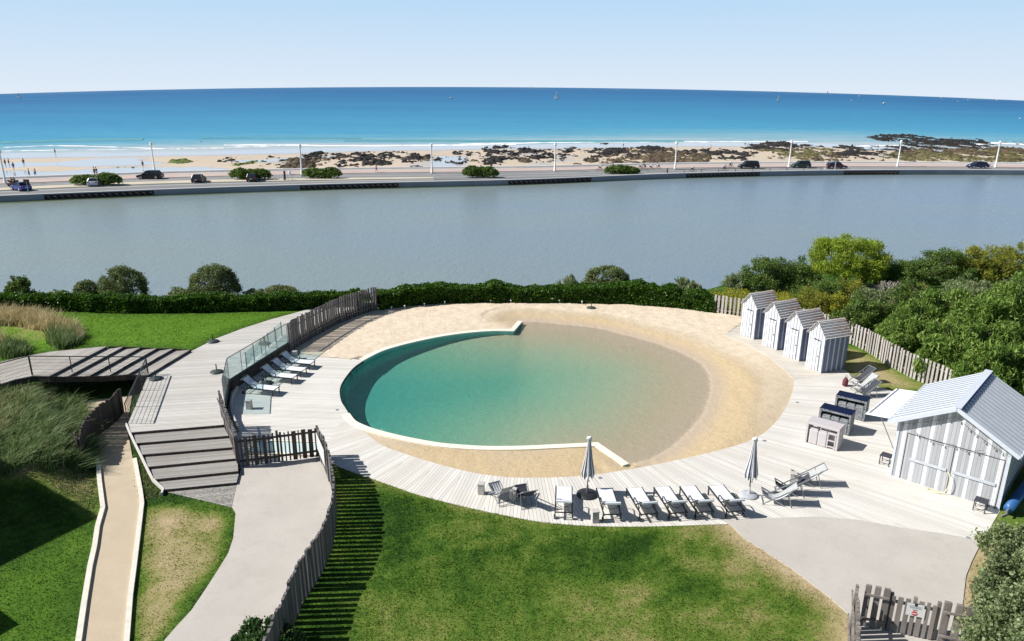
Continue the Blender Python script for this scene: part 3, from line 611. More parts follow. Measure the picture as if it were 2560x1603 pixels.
# deckchairs: +x is where the sitter looks
def deckchair_proto(fab, frame):
    e = empty('deck_chair'); m = MB(); pr = [(.52, .50), (.4, .38), (.22, .27), (.02, .25), (-.2, .33), (-.45, .53), (-.66, .74), (-.86, .95)]
    m.grid([[(x, y, z) for y in np.linspace(-.26, .26, 5)] for x, z in cr(pr, 2)])
    o = m.build('sling', fab, e); s_ = o.modifiers.new('t', 'SOLIDIFY'); s_.thickness = .01
    m = MB()
    for y in (-.31, .31): m.beam((.5, y, .03), (-.88, y, .97), .025, .045)
    m.tube((-.87, -.31, .96), (-.87, .31, .96), .018); m.tube((.48, -.31, .04), (.48, .31, .04), .016); m.build('back_frame', frame, e)
    m = MB()
    for y in (-.275, .275): m.beam((-.42, y, .02), (.53, y, .52), .025, .045)
    m.tube((.53, -.28, .51), (.53, .28, .51), .018); m.tube((-.4, -.28, .03), (-.4, .28, .03), .016); m.build('seat_frame', frame, e)
    m = MB()
    for y in (-.34, .34): m.beam((-.5, y, .71), (-.68, y, .02), .022, .035)
    m.tube((-.67, -.34, .04), (-.67, .34, .04), .014); m.build('prop', frame, e)
    return e
DS = deckchair_proto(M_strf, M_gry); fs = [False]; DD = deckchair_proto(M_fabd, M_gry); fd = [False]
G = 'folding deck chairs'
ch = [(DS, fs, (1248,1245), 118, 'grey and white striped deck chair beside the left wooden block on the front deck'),
      (DD, fd, (1310,1252), 108, 'dark deck chair between the striped chair and the front loungers'),
      (DS, fs, (1934,1256), 168, 'striped deck chair nearest the pale parasol, in front of a dark one'),
      (DD, fd, (1966,1232), 168, 'dark deck chair in the middle of the trio right of the pale parasol'),
      (DS, fs, (2008,1209), 172, 'striped deck chair farthest right of the trio beside the wooden block'),
      (DD, fd, (2146,957), 195, 'dark deck chair under the beach huts, next to the red bag'),
      (DS, fs, (2152,976), 195, 'striped deck chair in the middle of the group below the huts'),
      (DD, fd, (2158,992), 195, 'dark deck chair just behind the farthest bar table')]
for pr, fl, pp, az, lb in ch: place(pr, fl, tuple(P(*pp)), R(az), lb, 'deck chair', G)
# wooden light blocks
M_block = simple('silvered_block', (.46, .44, .42), .8, .2, var=.2, sc=10, bump=.2)
k = N('silvered_wood_post'); v = k.noise(k.mapv(k.pos(), (30, 30, 3)), 1, 4, .7); M_block = k.fin(k.mix(v, (.32, .30, .28), (.66, .63, .6)), .8, .2)
def block_proto(h=.48, w_=.26):
    e = empty('wooden_block'); m = MB(); m.box((0, 0, h/2-.02), (w_, w_, h-.04)); m.build('post', M_block, e, bevel=.008)
    m = MB(); m.box((0, 0, h-.012), (w_+.02, w_+.02, .05)); m.build('cap', M_block, e, bevel=.006); return e
BL = block_proto(); fb = [False]
for pp, lb in [((1203,1234),'square wooden block at the left end of the front deck'), ((1283,1249),'square wooden block between the striped and the dark deck chair'), ((1487,1304),'square wooden block in front of the loungers, by the edge of the lawn'),
               ((1981,1208),'square wooden block among the three deck chairs'), ((738,897),'square wooden block at the far end of the terrace loungers'), ((624,1022),'square wooden block alone on the terrace near the glass wall')]:
    place(BL, fb, tuple(P(*pp)), R(random.uniform(-20, 25)), lb, 'block', 'square wooden blocks on the decks')
# closed parasols
k = N('striped_parasol'); sp = k.n('SeparateXYZ'); k.l(k.pos(), sp.inputs[0]); an = k.math('ARCTAN2', sp.outputs[1], sp.outputs[0]); fr_ = k.math('FRACT', k.math('MULTIPLY', an, 16/6.2832))
M_par = k.fin(k.mix(k.math('LESS_THAN', fr_, .45), (.74, .73, .72), (.13, .15, .19)), .8, .2)
M_paro = k.m
def parasol(name, loc, base_mat, label, h=2.62, rb=.36):
    e = empty(name, loc, 0, label, 'parasol', 'closed striped parasols')
    m = MB(); n = 48; prof = [(.86, .20), (1.0, .235), (1.3, .19), (1.7, .13), (2.1, .09), (2.4, .06), (2.5, .05)]
    rows = []
    for z, r in prof: rows.append([Vector(((r*(1+.22*math.cos(8*t+z*.6)))*math.cos(t), (r*(1+.22*math.cos(8*t+z*.6)))*math.sin(t), z-(.07*math.cos(8*t) if z < .9 else 0))) for t in [2*math.pi*j/n for j in range(n+1)]])
    m.grid(rows); m.build('canopy', M_paro, e, True)
    m = MB(); rr = random.Random(3)
    for j in range(7): t = j*.9; m.ball((.05*math.cos(t), .05*math.sin(t), 2.5+.02*j), .06+.015*rr.random(), 1, 1, 1.1, 7)
    m.build('gathered_top', simple('cream_canvas', (.74, .72, .7), .8, .2), e, True)
    m = MB(); m.tube((0, 0, 0), (0, 0, 2.5), .024, n=10); m.build('pole', M_blk, e)
    m = MB(); m.lathe([(.03, .84), (.045, .86), (.05, .93), (.035, 1.0)], n=10); m.beam((.03, 0, 1.0-.35), (.1, 0, .62), .02, .02); m.build('runner', M_blk, e)
    b = MB(); b.lathe([(rb, 0), (rb+.01, .03), (rb-.02, .07), (rb*.5, .1), (.06, .12), (.045, .13), (.04, .42), (.03, .42)], n=32); b.build('base', base_mat, e, True)
    return e
M_pbase = simple('pale_concrete_base', (.40, .42, .45), .7, .2)
parasol('closed_parasol', tuple(P(1468,1237)), M_blk, 'closed striped parasol on a black round base between the two left front loungers', rb=.44)
parasol('closed_parasol', tuple(P(1872,1239)), M_pbase, 'closed striped parasol on a pale grey round base right of the front loungers')
def base_proto():
    e = empty('parasol_base'); m = MB(); m.lathe([(.34, 0), (.36, .03), (.34, .07), (.2, .11), (.06, .14), (.05, .15)], n=28); m.build('base_plate', M_pb2, e, True)
    m = MB(); m.tube((0, 0, .13), (0, 0, .5), .028, n=10); m.tube((.03, 0, .35), (.08, 0, .35), .01); m.build('socket', M_blk, e); return e
M_pb2 = simple('dark_green_base', (.05, .065, .065), .5, .3)
PB = base_proto(); fp = [False]
for pp, z, lb in [((390,948),UZ,'empty parasol base where the diagonal steps meet the upper deck'), ((533,855),UZ,'empty parasol base at the edge of the upper lawn'), ((542,931),UZ,'empty parasol base in front of the glass balustrade on the upper deck'),
                  ((661,860),UZ,'empty parasol base behind the glass balustrade'), ((666,959),0,'empty parasol base between the two nearest terrace loungers'), ((1478,771),.05,'empty parasol base on the sand by the far hedge')]:
    place(PB, fp, tuple(P(*pp, z)), random.uniform(0, 6), lb, 'parasol base', 'empty parasol bases')
# glass balustrade
k = N('balustrade_glass'); tr = k.n('BsdfTransparent'); tr.inputs[0].default_value = (.82, .90, .91, 1); gl = k.n('BsdfGlossy'); gl.inputs['Roughness'].default_value = .03
ms = k.n('MixShader'); k.l(k.fres(.05), ms.inputs[0]); k.l(tr.outputs[0], ms.inputs[1]); k.l(gl.outputs[0], ms.inputs[2]); k.l(ms.outputs[0], k.out.inputs[0]); M_glass = k.m
gp = [Vector((g.x, g.y, UZ)) for g in GB]
ge = empty('glass_balustrade', gp[1], 0, 'clear glass balustrade along the upper deck edge above the terrace loungers', 'balustrade')
def sub(a, b, n): return [a.lerp(b, i/n) for i in range(n+1)]
pt = sub(gp[0], gp[1], 2)+sub(gp[1], gp[2], 5)[1:]
for a, b in zip(pt[:-1], pt[1:]):
    d = (b-a).normalized(); a2, b2 = a+d*.015-gp[1], b-d*.015-gp[1]; m = MB(); m.beam(a2+Vector((0, 0, .62)), b2+Vector((0, 0, .62)), .012, 1.2); m.build('glass_panel', M_glass, ge)
m = MB()
for a, b in zip(pt[:-1], pt[1:]): m.beam(a-gp[1]+Vector((0, 0, 1.24)), b-gp[1]+Vector((0, 0, 1.24)), .03, .03)
m.build('rail', M_blk, ge); m = MB()
for a, b in zip(pt[:-1], pt[1:]): m.beam(a-gp[1]+Vector((0, 0, -.06)), b-gp[1]+Vector((0, 0, -.06)), .06, .16)
m.build('base_rail', M_blk, ge)
for p_ in pt: m = MB(); m.beam(p_-gp[1], p_-gp[1]+Vector((0, 0, 1.22)), .02, .03, (1, 0, 0)); m.build('post', M_gry, ge)
kb = [P(593,965,.3), P(580,986,.3), P(577,1012,.3), P(583,1040,.3), P(597,1066,.3)]; m = MB()
kc = [Vector(q) for q in cr([tuple(q) for q in kb], 4)]
for a, b in zip(kc[:-1], kc[1:]): m.beam((a.x, a.y, .15), (b.x, b.y, .15), .09, .32)
tag(m.build('curved_kerb', M_block), 'low curved timber kerb on the terrace at the near end of the glass balustrade', 'kerb')
# second glass screen inside the walkway
q0, q1 = P(617,919,UZ), P(705,840,UZ)
q = empty('glass_screen', q0, 0, 'low glass screen on grey posts standing behind the balustrade', 'screen')
for a, b in zip(sub(q0, q1, 5)[:-1], sub(q0, q1, 5)[1:]): m = MB(); m.beam(a-q0+Vector((0, 0, .5)), b-q0+Vector((0, 0, .5)), .012, .8); m.build('glass_panel', M_glass, q)
for p_ in sub(q0, q1, 5): m = MB(); m.beam(p_-q0, p_-q0+Vector((0, 0, .95)), .05, .05, (1, 0, 0)); m.build('post', M_gry, q)
# wire railings of the bridge and the upper deck
def railing(pts, label, wires, mesh=False, post_step=1.9, h=1.05):
    e = empty('wire_railing', pts[0], 0, label, 'railing'); o_ = pts[0]; m = MB(); r_ = MB()
    for a, b in zip(pts[:-1], pts[1:]):
        m.beam(a-o_+Vector((0, 0, h)), b-o_+Vector((0, 0, h)), .05, .04)
        for i in range(wires): z = h*(i+.7)/(wires+.6); r_.tube(a-o_+Vector((0, 0, z)), b-o_+Vector((0, 0, z)), .006 if not mesh else .008, n=4)
        l = (b-a).length
        if mesh:
            for i in range(1, int(l/.18)): c_ = a.lerp(b, i*.18/l)-o_; r_.tube(c_, c_+Vector((0, 0, h)), .007, n=4)
        n = max(1, round(l/post_step))
        for i in range(n+1):
            c_ = a.lerp(b, i/n)-o_; pm = MB(); pm.beam(c_-Vector((0, 0, .1)), c_+Vector((0, 0, h)), .035, .035, (1, 0, 0)); pm.build('post', M_blk, e)
    m.build('handrail', M_blk, e); r_.build('wire_infill', M_blk, e); return e
railing([P(-60,1000,BR_Z), P(0,960,BR_Z), P(80,938,BR_Z)], 'black wire railing along the left end of the boardwalk bridge', 5)
railing([P(82,938,BR_Z), P(372,938,BR_Z-.95)][:1]+[Vector((P(370,937,UZ).x, P(370,937,UZ).y, UZ))], 'black wire railing following the stepped front edge of the boardwalk bridge', 5)
railing([P(372,941,UZ), P(320,1060,UZ)], 'black mesh railing along the left edge of the upper deck above the sandy path', 5, True, 2.2)
# gate row of mixed planks across the concrete path
def plank_gate(pts, plan, h, label, mat, tilt=0.0):
    a, b = pts; e = empty('plank_gate', a, 0, label, 'gate'); d = (b-a); Lg = d.length; d.normalize(); nn = Vector((d.y, -d.x, 0)); t = 0; m = MB(); rnd = random.Random(5)
    tot = sum(w_+g_ for w_, g_ in plan); sc = Lg/tot
    for w_, g_ in plan:
        w2 = w_*sc; c_ = d*(t+w2/2); hh = h+rnd.uniform(-.03, .03); m.beam(c_+Vector((0, 0, .05)), c_+Vector((0, 0, hh)), .045, w2, up=d); t += (w_+g_)*sc
    m.build('plank_row', mat, e)
    for z in (.3, h-.2): m = MB(); m.beam(nn*-.05+Vector((0, 0, z)), d*Lg+nn*-.05+Vector((0, 0, z)), .05, .09); m.build('rail', mat, e)
    for t_ in (0, .5, 1):
        c_ = d*Lg*t_; m = MB(); m.beam(c_+nn*-.1-Vector((0, 0, .1)), c_+nn*-.1+Vector((0, 0, h+.06)), .1, .1, up=d); m.build('post', mat, e)
    m = MB(); m.box(d*Lg*.52+nn*.05+Vector((0, 0, h-.1)), (.12, .05, .06)); m.build('latch', M_blk, e)
    return e
pl1 = [(.09, .07), (.05, .09), (.13, .08), (.05, .07), (.15, .07), (.05, .09), (.13, .07), (.06, .1), (.06, .09), (.05, .07), (.08, .09), (.05, .1), (.06, .08), (.17, .07), (.05, .08), (.17, .09), (.17, .08), (.06, .05)]
plank_gate([P(596,1171), P(798,1143)], pl1, 1.45, 'dark timber gate of mixed width planks across the top of the concrete path', M_dark)
m = MB(); a, b = P(802,1147), P(822,1195); d = (b-a).normalized(); nn = Vector((d.y, -d.x, 0)); nn = nn if nn.x < 0 else -nn
m.beam(a+nn*.12+Vector((0, 0, .95)), b+nn*.12+Vector((0, 0, .95)), .02, .75); tag(m.build('blank_board', simple('pale_board', (.62, .62, .62), .5), None), 'pale blank board fixed to the picket fence right beside the gate', 'board')
# footbath behind the gate
fb0 = P(712, 1122); e = empty('foot_bath', fb0, R(-3), 'shallow tiled foot bath set in the deck behind the gate', 'foot bath')
m = MB(); 
for s_ in (-1, 1): m.box((0, s_*.62, .05), (3.3, .14, .1)); m.box((s_*1.58, 0, .05), (.14, 1.1, .1))
m.build('rim', M_cop, e); m = MB(); m.box((0, 0, .03), (3.0, 1.1, .03)); m.build('water', simple('pale_water', (.55, .68, .66), .08, .5), e)
# lower right fence, gate and sign
M_mid = boards('mossy_planks', (.09, .08, .07), (.27, .24, .22), mode='vert', axis=2, wd=.1, gap=0, streak=.9)
picket_wall('picket_fence', [Vector((q.x, q.y, 0)) for q in (P(2143,1458,1.5), P(2145,1530,1.5), P(2148,1640,1.5), P(2150,1750,1.5))], 1.5, .13, .08, .09, M_mid, 'mossy picket fence seen end on, left of the lower right gate', 'fence', var=.04)
g0, g1 = P(2148,1562), P(2318,1600); dd = (g1-g0)
picket_wall('picket_fence', [g0, g0+dd*.36], 1.5, .16, .09, .08, M_mid, 'three mossy planks joining the fence to the lower right gate', 'fence', var=.015, lean=.0)
ge2 = plank_gate([g0+dd*.40, g0+dd*1.08], [(.12, .08), (.17, .08), (.16, .08), (.11, .08), (.17, .08), (.12, .08), (.13, .08)], 1.28, 'lower right plank gate with a no entry sign on it', M_mid)
picket_wall('picket_fence', [g0+dd*1.13, g0+dd*1.75], 1.45, .2, .1, .1, M_mid, 'wide mossy planks right of the lower right gate against the shrub', 'fence', var=.015, lean=.0)
# sign
sc_ = g0+dd*.74; dn = dd.normalized(); rot = math.atan2(dn.y, dn.x)
e = empty('no_entry_sign', sc_+Vector((dn.y, -dn.x, 0))*.06+Vector((0, 0, .78)), rot, 'white notice with a red no entry disc on the lower right gate', 'sign')
M_w = simple('white_panel', (.72, .72, .72), .5, var=.04); M_red = simple('sign_red', (.6, .02, .03), .5, var=.05); M_txt = simple('sign_print', (.22, .23, .25), .6, var=.05)
m = MB(); m.box((0, 0, .21), (.46, .012, .42)); m.build('panel', M_w, e); m = MB(); m.lathe([(.075, 0), (.075, .008)], (0, -.016, .1), 24, 'Y'); m.build('disc', M_red, e)
m = MB(); m.box((0, -.022, .1), (.11, .006, .028)); m.build('bar', M_w, e); m = MB()
for z, w_ in ((.35, .36), (.31, .3), (.28, .34)): m.box((0, -.009, z), (w_, .006, .008))
m.box((0, -.01, .215), (.12, .006, .03)); m.build('printed_lines', M_txt, e)
# ------------------------------------------------------------------ beach huts
def stripe_wall(name, axis, per, frac, off, dark, pale, bw=.1):
    k = N(name); p = k.pos(); sp = k.n('SeparateXYZ'); k.l(p, sp.inputs[0]); u = sp.outputs[axis]
    f = k.math('FRACT', k.math('ADD', k.math('DIVIDE', u, per), 50+off)); wm = k.math('LESS_THAN', f, frac)
    q = k.math('DIVIDE', u, bw); wn = k.n('TexWhiteNoise', noise_dimensions='1D'); k.l(k.math('FLOOR', q), wn.inputs['W']); gp_ = k.math('GREATER_THAN', k.math('FRACT', q), .06)
    cv = k.n('CombineXYZ'); k.l(k.math('MULTIPLY', u, 20), cv.inputs[0]); k.l(k.math('ADD', k.math('MULTIPLY', sp.outputs[2], 1.5), k.math('MULTIPLY', wn.outputs[0], 30)), cv.inputs[1]); st = k.noise(cv.outputs[0], 1, 4, .65)
    c = k.mix(k.math('ADD', k.math('MULTIPLY', wn.outputs[0], .4), k.math('MULTIPLY', st, .6)), tuple(x*.75 for x in dark), tuple(min(1, x*1.3) for x in dark))
    c = k.mix(wm, c, k.mix(st, tuple(x*.85 for x in pale), pale)); c = k.mix(gp_, tuple(x*.35 for x in dark), c); k.bump(k.math('ADD', gp_, k.math('MULTIPLY', st, .2)), .4, .006)
    return k.fin(c, .7, .2)
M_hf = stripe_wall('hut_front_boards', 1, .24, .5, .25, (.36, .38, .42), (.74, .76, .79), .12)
M_hs = stripe_wall('shaded_hut_side_boards', 0, .38, .27, .1, (.17, .20, .30), (.62, .66, .70), .095)  # side boards darker and bluer than the front, their shade put into the colour
k = N('hut_roof_boards'); sp = k.n('SeparateXYZ'); k.l(k.pos(), sp.inputs[0]); fz = k.math('FRACT', k.math('MULTIPLY', k.math('ABSOLUTE', sp.outputs[1]), 1/.115)); nn_ = k.noise(k.pos(), 3, 4, .7)
rust = k.math('MULTIPLY', k.rng(nn_, .42, .62), k.rng(sp.outputs[0], .5, 1.5)); c = k.mix(nn_, (.48, .47, .47), (.76, .74, .72)); c = k.mix(k.math('MULTIPLY', rust, .75), c, (.45, .22, .09)); c = k.mix(k.math('GREATER_THAN', k.math('FRACT', k.math('DIVIDE', k.math('ABSOLUTE', sp.outputs[1]), .105)), .72), c, (.05, .05, .055)); M_hr = k.fin(c, .75, .2)
def hut_proto():
    W_, D_, He, Ha = 1.22, 1.84, 2.27, 3.0; e = empty('beach_hut'); hw = W_/2
    m = MB(); fr_ = [(0, -hw, 0), (0, hw, 0), (0, hw, He), (0, 0, Ha), (0, -hw, He)]
    m.poly(fr_[::-1]); m.poly([(D_, y, z) for _, y, z in fr_]); m.build('front_wall', M_hf, e)
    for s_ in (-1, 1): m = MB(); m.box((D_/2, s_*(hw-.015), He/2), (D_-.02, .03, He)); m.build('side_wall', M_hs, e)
    for s_ in (-1, 1):
        m = MB(); sl = Vector((0, s_*hw, He-Ha)).normalized(); n_ = 7; Ls = math.hypot(hw+.13, (Ha-He)*(hw+.13)/hw)
        for i in range(n_):
            a = Vector((0, 0, Ha+.06))+sl*(Ls*i/n_); b = Vector((0, 0, Ha+.06))+sl*(Ls*(i+1.12)/n_); up_ = Vector((0, s_*(Ha-He), hw)).normalized()
            m._add([Vector((-.14, a.y, a.z))+up_*.004, Vector((D_+.08, a.y, a.z))+up_*.004, Vector((D_+.08, b.y, b.z))+up_*.035, Vector((-.14, b.y, b.z))+up_*.035,
                    Vector((-.14, a.y, a.z))-up_*.02, Vector((D_+.08, a.y, a.z))-up_*.02, Vector((D_+.08, b.y, b.z))+up_*.01, Vector((-.14, b.y, b.z))+up_*.01],
                   [(0, 1, 2, 3) if s_ < 0 else (3, 2, 1, 0), (7, 6, 5, 4), (3, 2, 6, 7), (0, 3, 7, 4), (1, 5, 6, 2), (0, 4, 5, 1)])
        m.build('roof', M_hr, e)
    M_tr = simple('hut_trim', (.66, .68, .70), .6)
    for s_ in (-1, 1):
        m = MB(); m.beam((-.03, 0, Ha-.01), (-.03, s_*(hw+.12), He-.13), .03, .1); m.build('barge_board', M_tr, e)
    dm = MB(); dm.box((-.02, -.02, .95), (.03, .62, 1.78)); dr = dm.build('door', M_hf, e)
    for z in (.35, 1.55): m = MB(); m.box((-.042, -.02, z), (.02, .56, .07)); m.build('door_batten', M_tr, dr)
    m = MB(); m.ball((-.06, -.26, .95), .03); m.beam((-.05, -.26, .9), (-.05, -.26, 1.0), .02, .03); m.build('handle', M_blk, dr)
    m = MB(); m.box((-.012, -.02, 1.9), (.03, .56, .045)); m.build('vent_slot', M_blk, e)
    for s_ in (-1, 1): m = MB(); m.box((-.02, s_*(hw-.04), He/2), (.03, .1, He-.02)); m.build('corner_board', M_tr, e)
    return e
HP = hut_proto(); fh = [False]
hl = ['striped beach hut farthest from the shed, at the end by the picket fence', 'second striped beach hut from the far end of the row', 'third striped beach hut, between the second and the nearest one', 'striped beach hut nearest the bar tables with its striped side wall showing']
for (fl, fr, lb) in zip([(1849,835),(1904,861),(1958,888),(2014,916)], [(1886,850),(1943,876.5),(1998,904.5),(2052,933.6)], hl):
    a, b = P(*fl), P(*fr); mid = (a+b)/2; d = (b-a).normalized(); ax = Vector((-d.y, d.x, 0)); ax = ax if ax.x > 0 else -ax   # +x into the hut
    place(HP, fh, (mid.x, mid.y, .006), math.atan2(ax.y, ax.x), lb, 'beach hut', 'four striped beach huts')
# ------------------------------------------------------------------ big shed
a, b = P(2223.7,1187), P(2496.6,1275); d = (b-a); SW = d.length; d.normalize(); ang = math.atan2(d.y, d.x); SD = 5.1; SE, SA = 2.68, 3.82
M_sf = stripe_wall('shed_front_boards', 0, SW/8.05, .25, -.42, (.40, .41, .43), (.80, .82, .85), .132); M_ss = stripe_wall('shed_side_boards', 1, .56, .25, .1, (.30, .31, .35), (.72, .75, .8), .14)
k = N('standing_seam_roof'); sp = k.n('SeparateXYZ'); k.l(k.pos(), sp.inputs[0]); n_ = k.noise(k.pos(), 1.5, 4); M_sr = k.fin(k.mix(n_, (.50, .53, .57), (.68, .70, .73)), .45, .4, 0)
M_tr2 = simple('shed_trim', (.56, .60, .66), .5)
e = empty('striped_shed', a, ang, 'large grey and white striped wooden shed with a pale metal roof', 'shed')
m = MB(); m.box((SW/2, -0.0+.02, SE/2), (SW, .04, SE)); m.prism([(0, 0)], 0, 0) if False else None
m._add([(0, 0, SE), (SW, 0, SE), (SW/2, 0, SA), (0, .04, SE), (SW, .04, SE), (SW/2, .04, SA)], [(0, 1, 2), (5, 4, 3)]); m.build('front_wall', M_sf, e)
m = MB(); m.box((SW/2, SD-.02, SE/2), (SW, .04, SE)); m._add([(0, SD, SE), (SW, SD, SE), (SW/2, SD, SA)], [(2, 1, 0)]); m.build('back_wall', M_ss, e)
for x in (.02, SW-.02): m = MB(); m.box((x, SD/2, SE/2), (.04, SD-.09, SE)); m.build('side_wall', M_ss, e)
for s_ in (-1, 1):
    m = MB(); hw = SW/2; sl = (SA-SE)/hw; ov = .32; n_ = 13 if s_ < 0 else 13
    top = Vector((SW/2, 0, SA+.07)); bot = Vector((SW/2+s_*(hw+ov), 0, SA+.07-sl*(hw+ov))); up_ = Vector((s_*sl, 0, 1)).normalized()
    for y0_, y1_ in ((-.28, SD+.2),):
        A_, B_ = Vector((top.x, y0_, top.z)), Vector((bot.x, y0_, bot.z)); C_, D2 = Vector((bot.x, y1_, bot.z)), Vector((top.x, y1_, top.z))
        q_ = [A_, B_, C_, D2]; m._add(q_+[v-up_*.05 for v in q_], [(0, 1, 2, 3) if s_ > 0 else (3, 2, 1, 0), (7, 6, 5, 4) if s_ > 0 else (4, 5, 6, 7), (0, 4, 5, 1), (1, 5, 6, 2), (2, 6, 7, 3), (3, 7, 4, 0)])
    o = m.build('roof', M_sr, e)
    m = MB()
    for i in range(1, 15):
        f = i/15; y = -.28+(SD+.48)*f; m.beam(Vector((top.x+s_*.12, y, top.z-sl*.12))+up_*.012, Vector((bot.x, y, bot.z))+up_*.012, .05, .03)
    m.build('seam', simple('roof_seam', (.26, .29, .34), .5), o)
    m = MB(); m.beam((SW/2, -.30, SA+.02), (bot.x, -.30, bot.z-.05), .04, .16); m.build('barge_board', M_tr2, e)
    m = MB(); m.beam((bot.x+s_*.03, -.28, bot.z-.04), (bot.x+s_*.03, SD+.2, bot.z-.04), .05, .12); m.build('gutter', M_tr2, e)
m = MB(); m.beam((SW/2, -.3, SA+.1), (SW/2, SD+.2, SA+.1), .3, .035); m.build('ridge_cap', M_tr2, e)
m = MB(); m.beam((SW/2+.17, -.2, SA+.055), (SW/2+.17, SD*.96, SA+.055), .05, .03); m.build('ridge_strip', simple('blue_strip', (.02, .03, .22), .5), e)
for x in (SW*.25, SW*.68):
    pass
for x0_, x1_ in ((.16*SW, .50*SW), (.55*SW, .93*SW)):
    m = MB(); m.box(((x0_+x1_)/2, -.035, 1.02), (x1_-x0_, .03, .12)); m.build('door_rail', simple('door_rail_grey', (.50, .53, .57), .6), e)
m = MB(); m.box((SW*.535, -.006, 1.05), (.02, .02, 2.1)); m.box((SW*.1, -.006, 1.05), (.02, .02, 2.1)); m.box((SW*.965, -.006, 1.05), (.02, .02, 2.1)); m.box((SW*.53, -.006, 2.14), (SW*.87, .02, .02)); m.build('door_gap', M_blk, e)
for x in (.03, SW-.03): m = MB(); m.box((x, -.015, SE/2), (.1, .03, SE)); m.build('corner_board', M_tr2, e)
shed = e
def shed_w(x, y, z): return a+Matrix.Rotation(ang, 3, 'Z') @ Vector((x, y, z))
# fairy lights strung across the front
M_bulb = simple('bulb_glass', (.25, .24, .22), .1, .5)
e = empty('string_lights', shed_w(SW/2, -.2, 0), ang, 'thin strings of small bulbs hung across the shed front', 'string lights')
def strand(p0, p1, sag, n):
    pts = [Vector(p0).lerp(Vector(p1), i/16)-Vector((0, 0, sag*4*(i/16)*(1-i/16))) for i in range(17)]; m = MB(); m.path(pts, .006, 4); m.build('cable', M_blk, e)
    for i in range(n):
        t = (i+.5)/n; p_ = pts[int(t*16)]; m = MB(); m.tube(p_, p_-Vector((0, 0, .05)), .015, n=6); m.ball(p_-Vector((0, 0, .08)), .035, n=6); m.build('bulb', M_bulb, e)
hw = SW/2
strand((-hw+.1, .1, 2.5), (0, .1, 3.45), .05, 5); strand((0, .1, 3.45), (hw-.1, .1, 2.45), .1, 6); strand((-hw+.6, .1, 2.35), (0, .1, 2.2), .12, 3); strand((0, .1, 2.25), (hw-.9, .1, 2.35), .12, 3)
# hatch canopy on the shed's left side
qd = [P(2164,1033,2.25), P(2240,971.5,2.25), P(2302,980,2.62), P(2236,1046,2.62)]
e = empty('hatch_canopy', qd[3], 0, 'white slatted hatch canopy propped open from the left side of the shed', 'canopy'); o_ = qd[3]
m = MB(); qq = [v-o_ for v in qd]; m._add(qq+[v-Vector((0, 0, .05)) for v in qq], [(0, 3, 2, 1), (4, 5, 6, 7), (0, 1, 5, 4), (1, 2, 6, 5), (2, 3, 7, 6), (3, 0, 4, 7)]); pan = m.build('panel', simple('canopy_white', (.78, .80, .83), .6), e); m = MB()
for i in range(1, 8): f = i/8; m.beam(qq[0].lerp(qq[1], f)+Vector((0, 0, .01)), qq[3].lerp(qq[2], f)+Vector((0, 0, .01)), .04, .03)
m.build('batten', simple('canopy_batten', (.38, .40, .44), .6), pan); m = MB(); m.beam(qq[0].lerp(qq[1], .02).lerp(qq[3].lerp(qq[2], .02), .12)+Vector((0, 0, .02)), qq[0].lerp(qq[1], .98).lerp(qq[3].lerp(qq[2], .98), .12)+Vector((0, 0, .02)), .05, .03); m.build('edge_strip', simple('canopy_edge', (.2, .22, .26), .6), e)
m = MB(); t0 = qq[0].lerp(qq[3], .55)-Vector((0, 0, .05)); m.tube(t0, P(2236,1128,.05)-o_, .02); m.build('prop', M_gry, e)
# small dark side table near the shed, sockets, hose, blue cover
def stool(loc, rz, label):
    e = empty('side_table', loc, rz, label, 'table'); m = MB(); m.box((0, 0, .44), (.46, .46, .03)); m.build('top', M_fabd, e)
    for x in (-.2, .2):
        for y in (-.2, .2): m = MB(); m.box((x, y, .21), (.035, .035, .43)); m.build('leg', M_fabd, e)
    m = MB(); m.box((0, -.2, .12), (.4, .02, .02)); m.box((0, .2, .12), (.4, .02, .02)); m.build('stretcher', M_fabd, e)
stool(P(2449,1275), ang, 'small dark side table standing in front of the shed doors')
stool(shed_w(-.45, .9, 0), ang, 'small grey stool against the left wall of the shed')
m = MB(); pts = [shed_w(SW*.52, -.12, 1.0), shed_w(SW*.545, -.16, .9), shed_w(SW*.56, -.2, .6), shed_w(SW*.55, -.2, .3), shed_w(SW*.52, -.2, .05), shed_w(SW*.46, -.35, .02), shed_w(SW*.38, -.3, .02), shed_w(SW*.40, -.12, .02), shed_w(SW*.48, -.1, .02)]
m.path([Vector(q) for q in cr(pts, 5)], .018); tag(m.build('garden_hose', simple('pale_yellow_hose', (.7, .66, .4), .5)), 'pale yellow garden hose hanging by the shed doors and coiled on the deck', 'hose')
c0, c1 = P(2522,1272,.3), P(2600,1170,.3); e = empty('rolled_cover', c0, 0, 'long blue rolled cover lying on the grass right of the shed', 'roll')
m = MB(); m.tube(Vector((0, 0, 0)), c1-c0, .19, n=20); k = N('blue_cover'); v = k.noise(k.mapv(k.pos(), (2, 12, 12)), 2, 3); m.build('roll', k.fin(k.mix(v, (.012, .06, .20), (.04, .16, .38)), .4, .4), e, True)
m = MB(); m.tube((c1-c0).normalized()*-.35, (0, 0, 0), .04); m.beam((-.3, -.1, -.28), (.1, .1, -.28), .05, .05); m.build('axle', M_gry, e)
m = MB(); m.box((0, 0, .3), (.22, .12, .6)); 
e = empty('red_bag', P(2112,965), R(20), 'dark red bag standing on the deck beside the deck chairs below the huts', 'bag'); m = MB(); m.lathe([(.1, 0), (.15, .05), (.16, .3), (.11, .42), (.06, .5)], n=12); m.build('body', simple('maroon_cloth', (.14, .03, .04), .8), e, True); m = MB(); m.path([(-.08, 0, .45), (-.05, 0, .62), (.05, 0, .62), (.08, 0, .45)], .012); m.build('handle', M_blk, e)
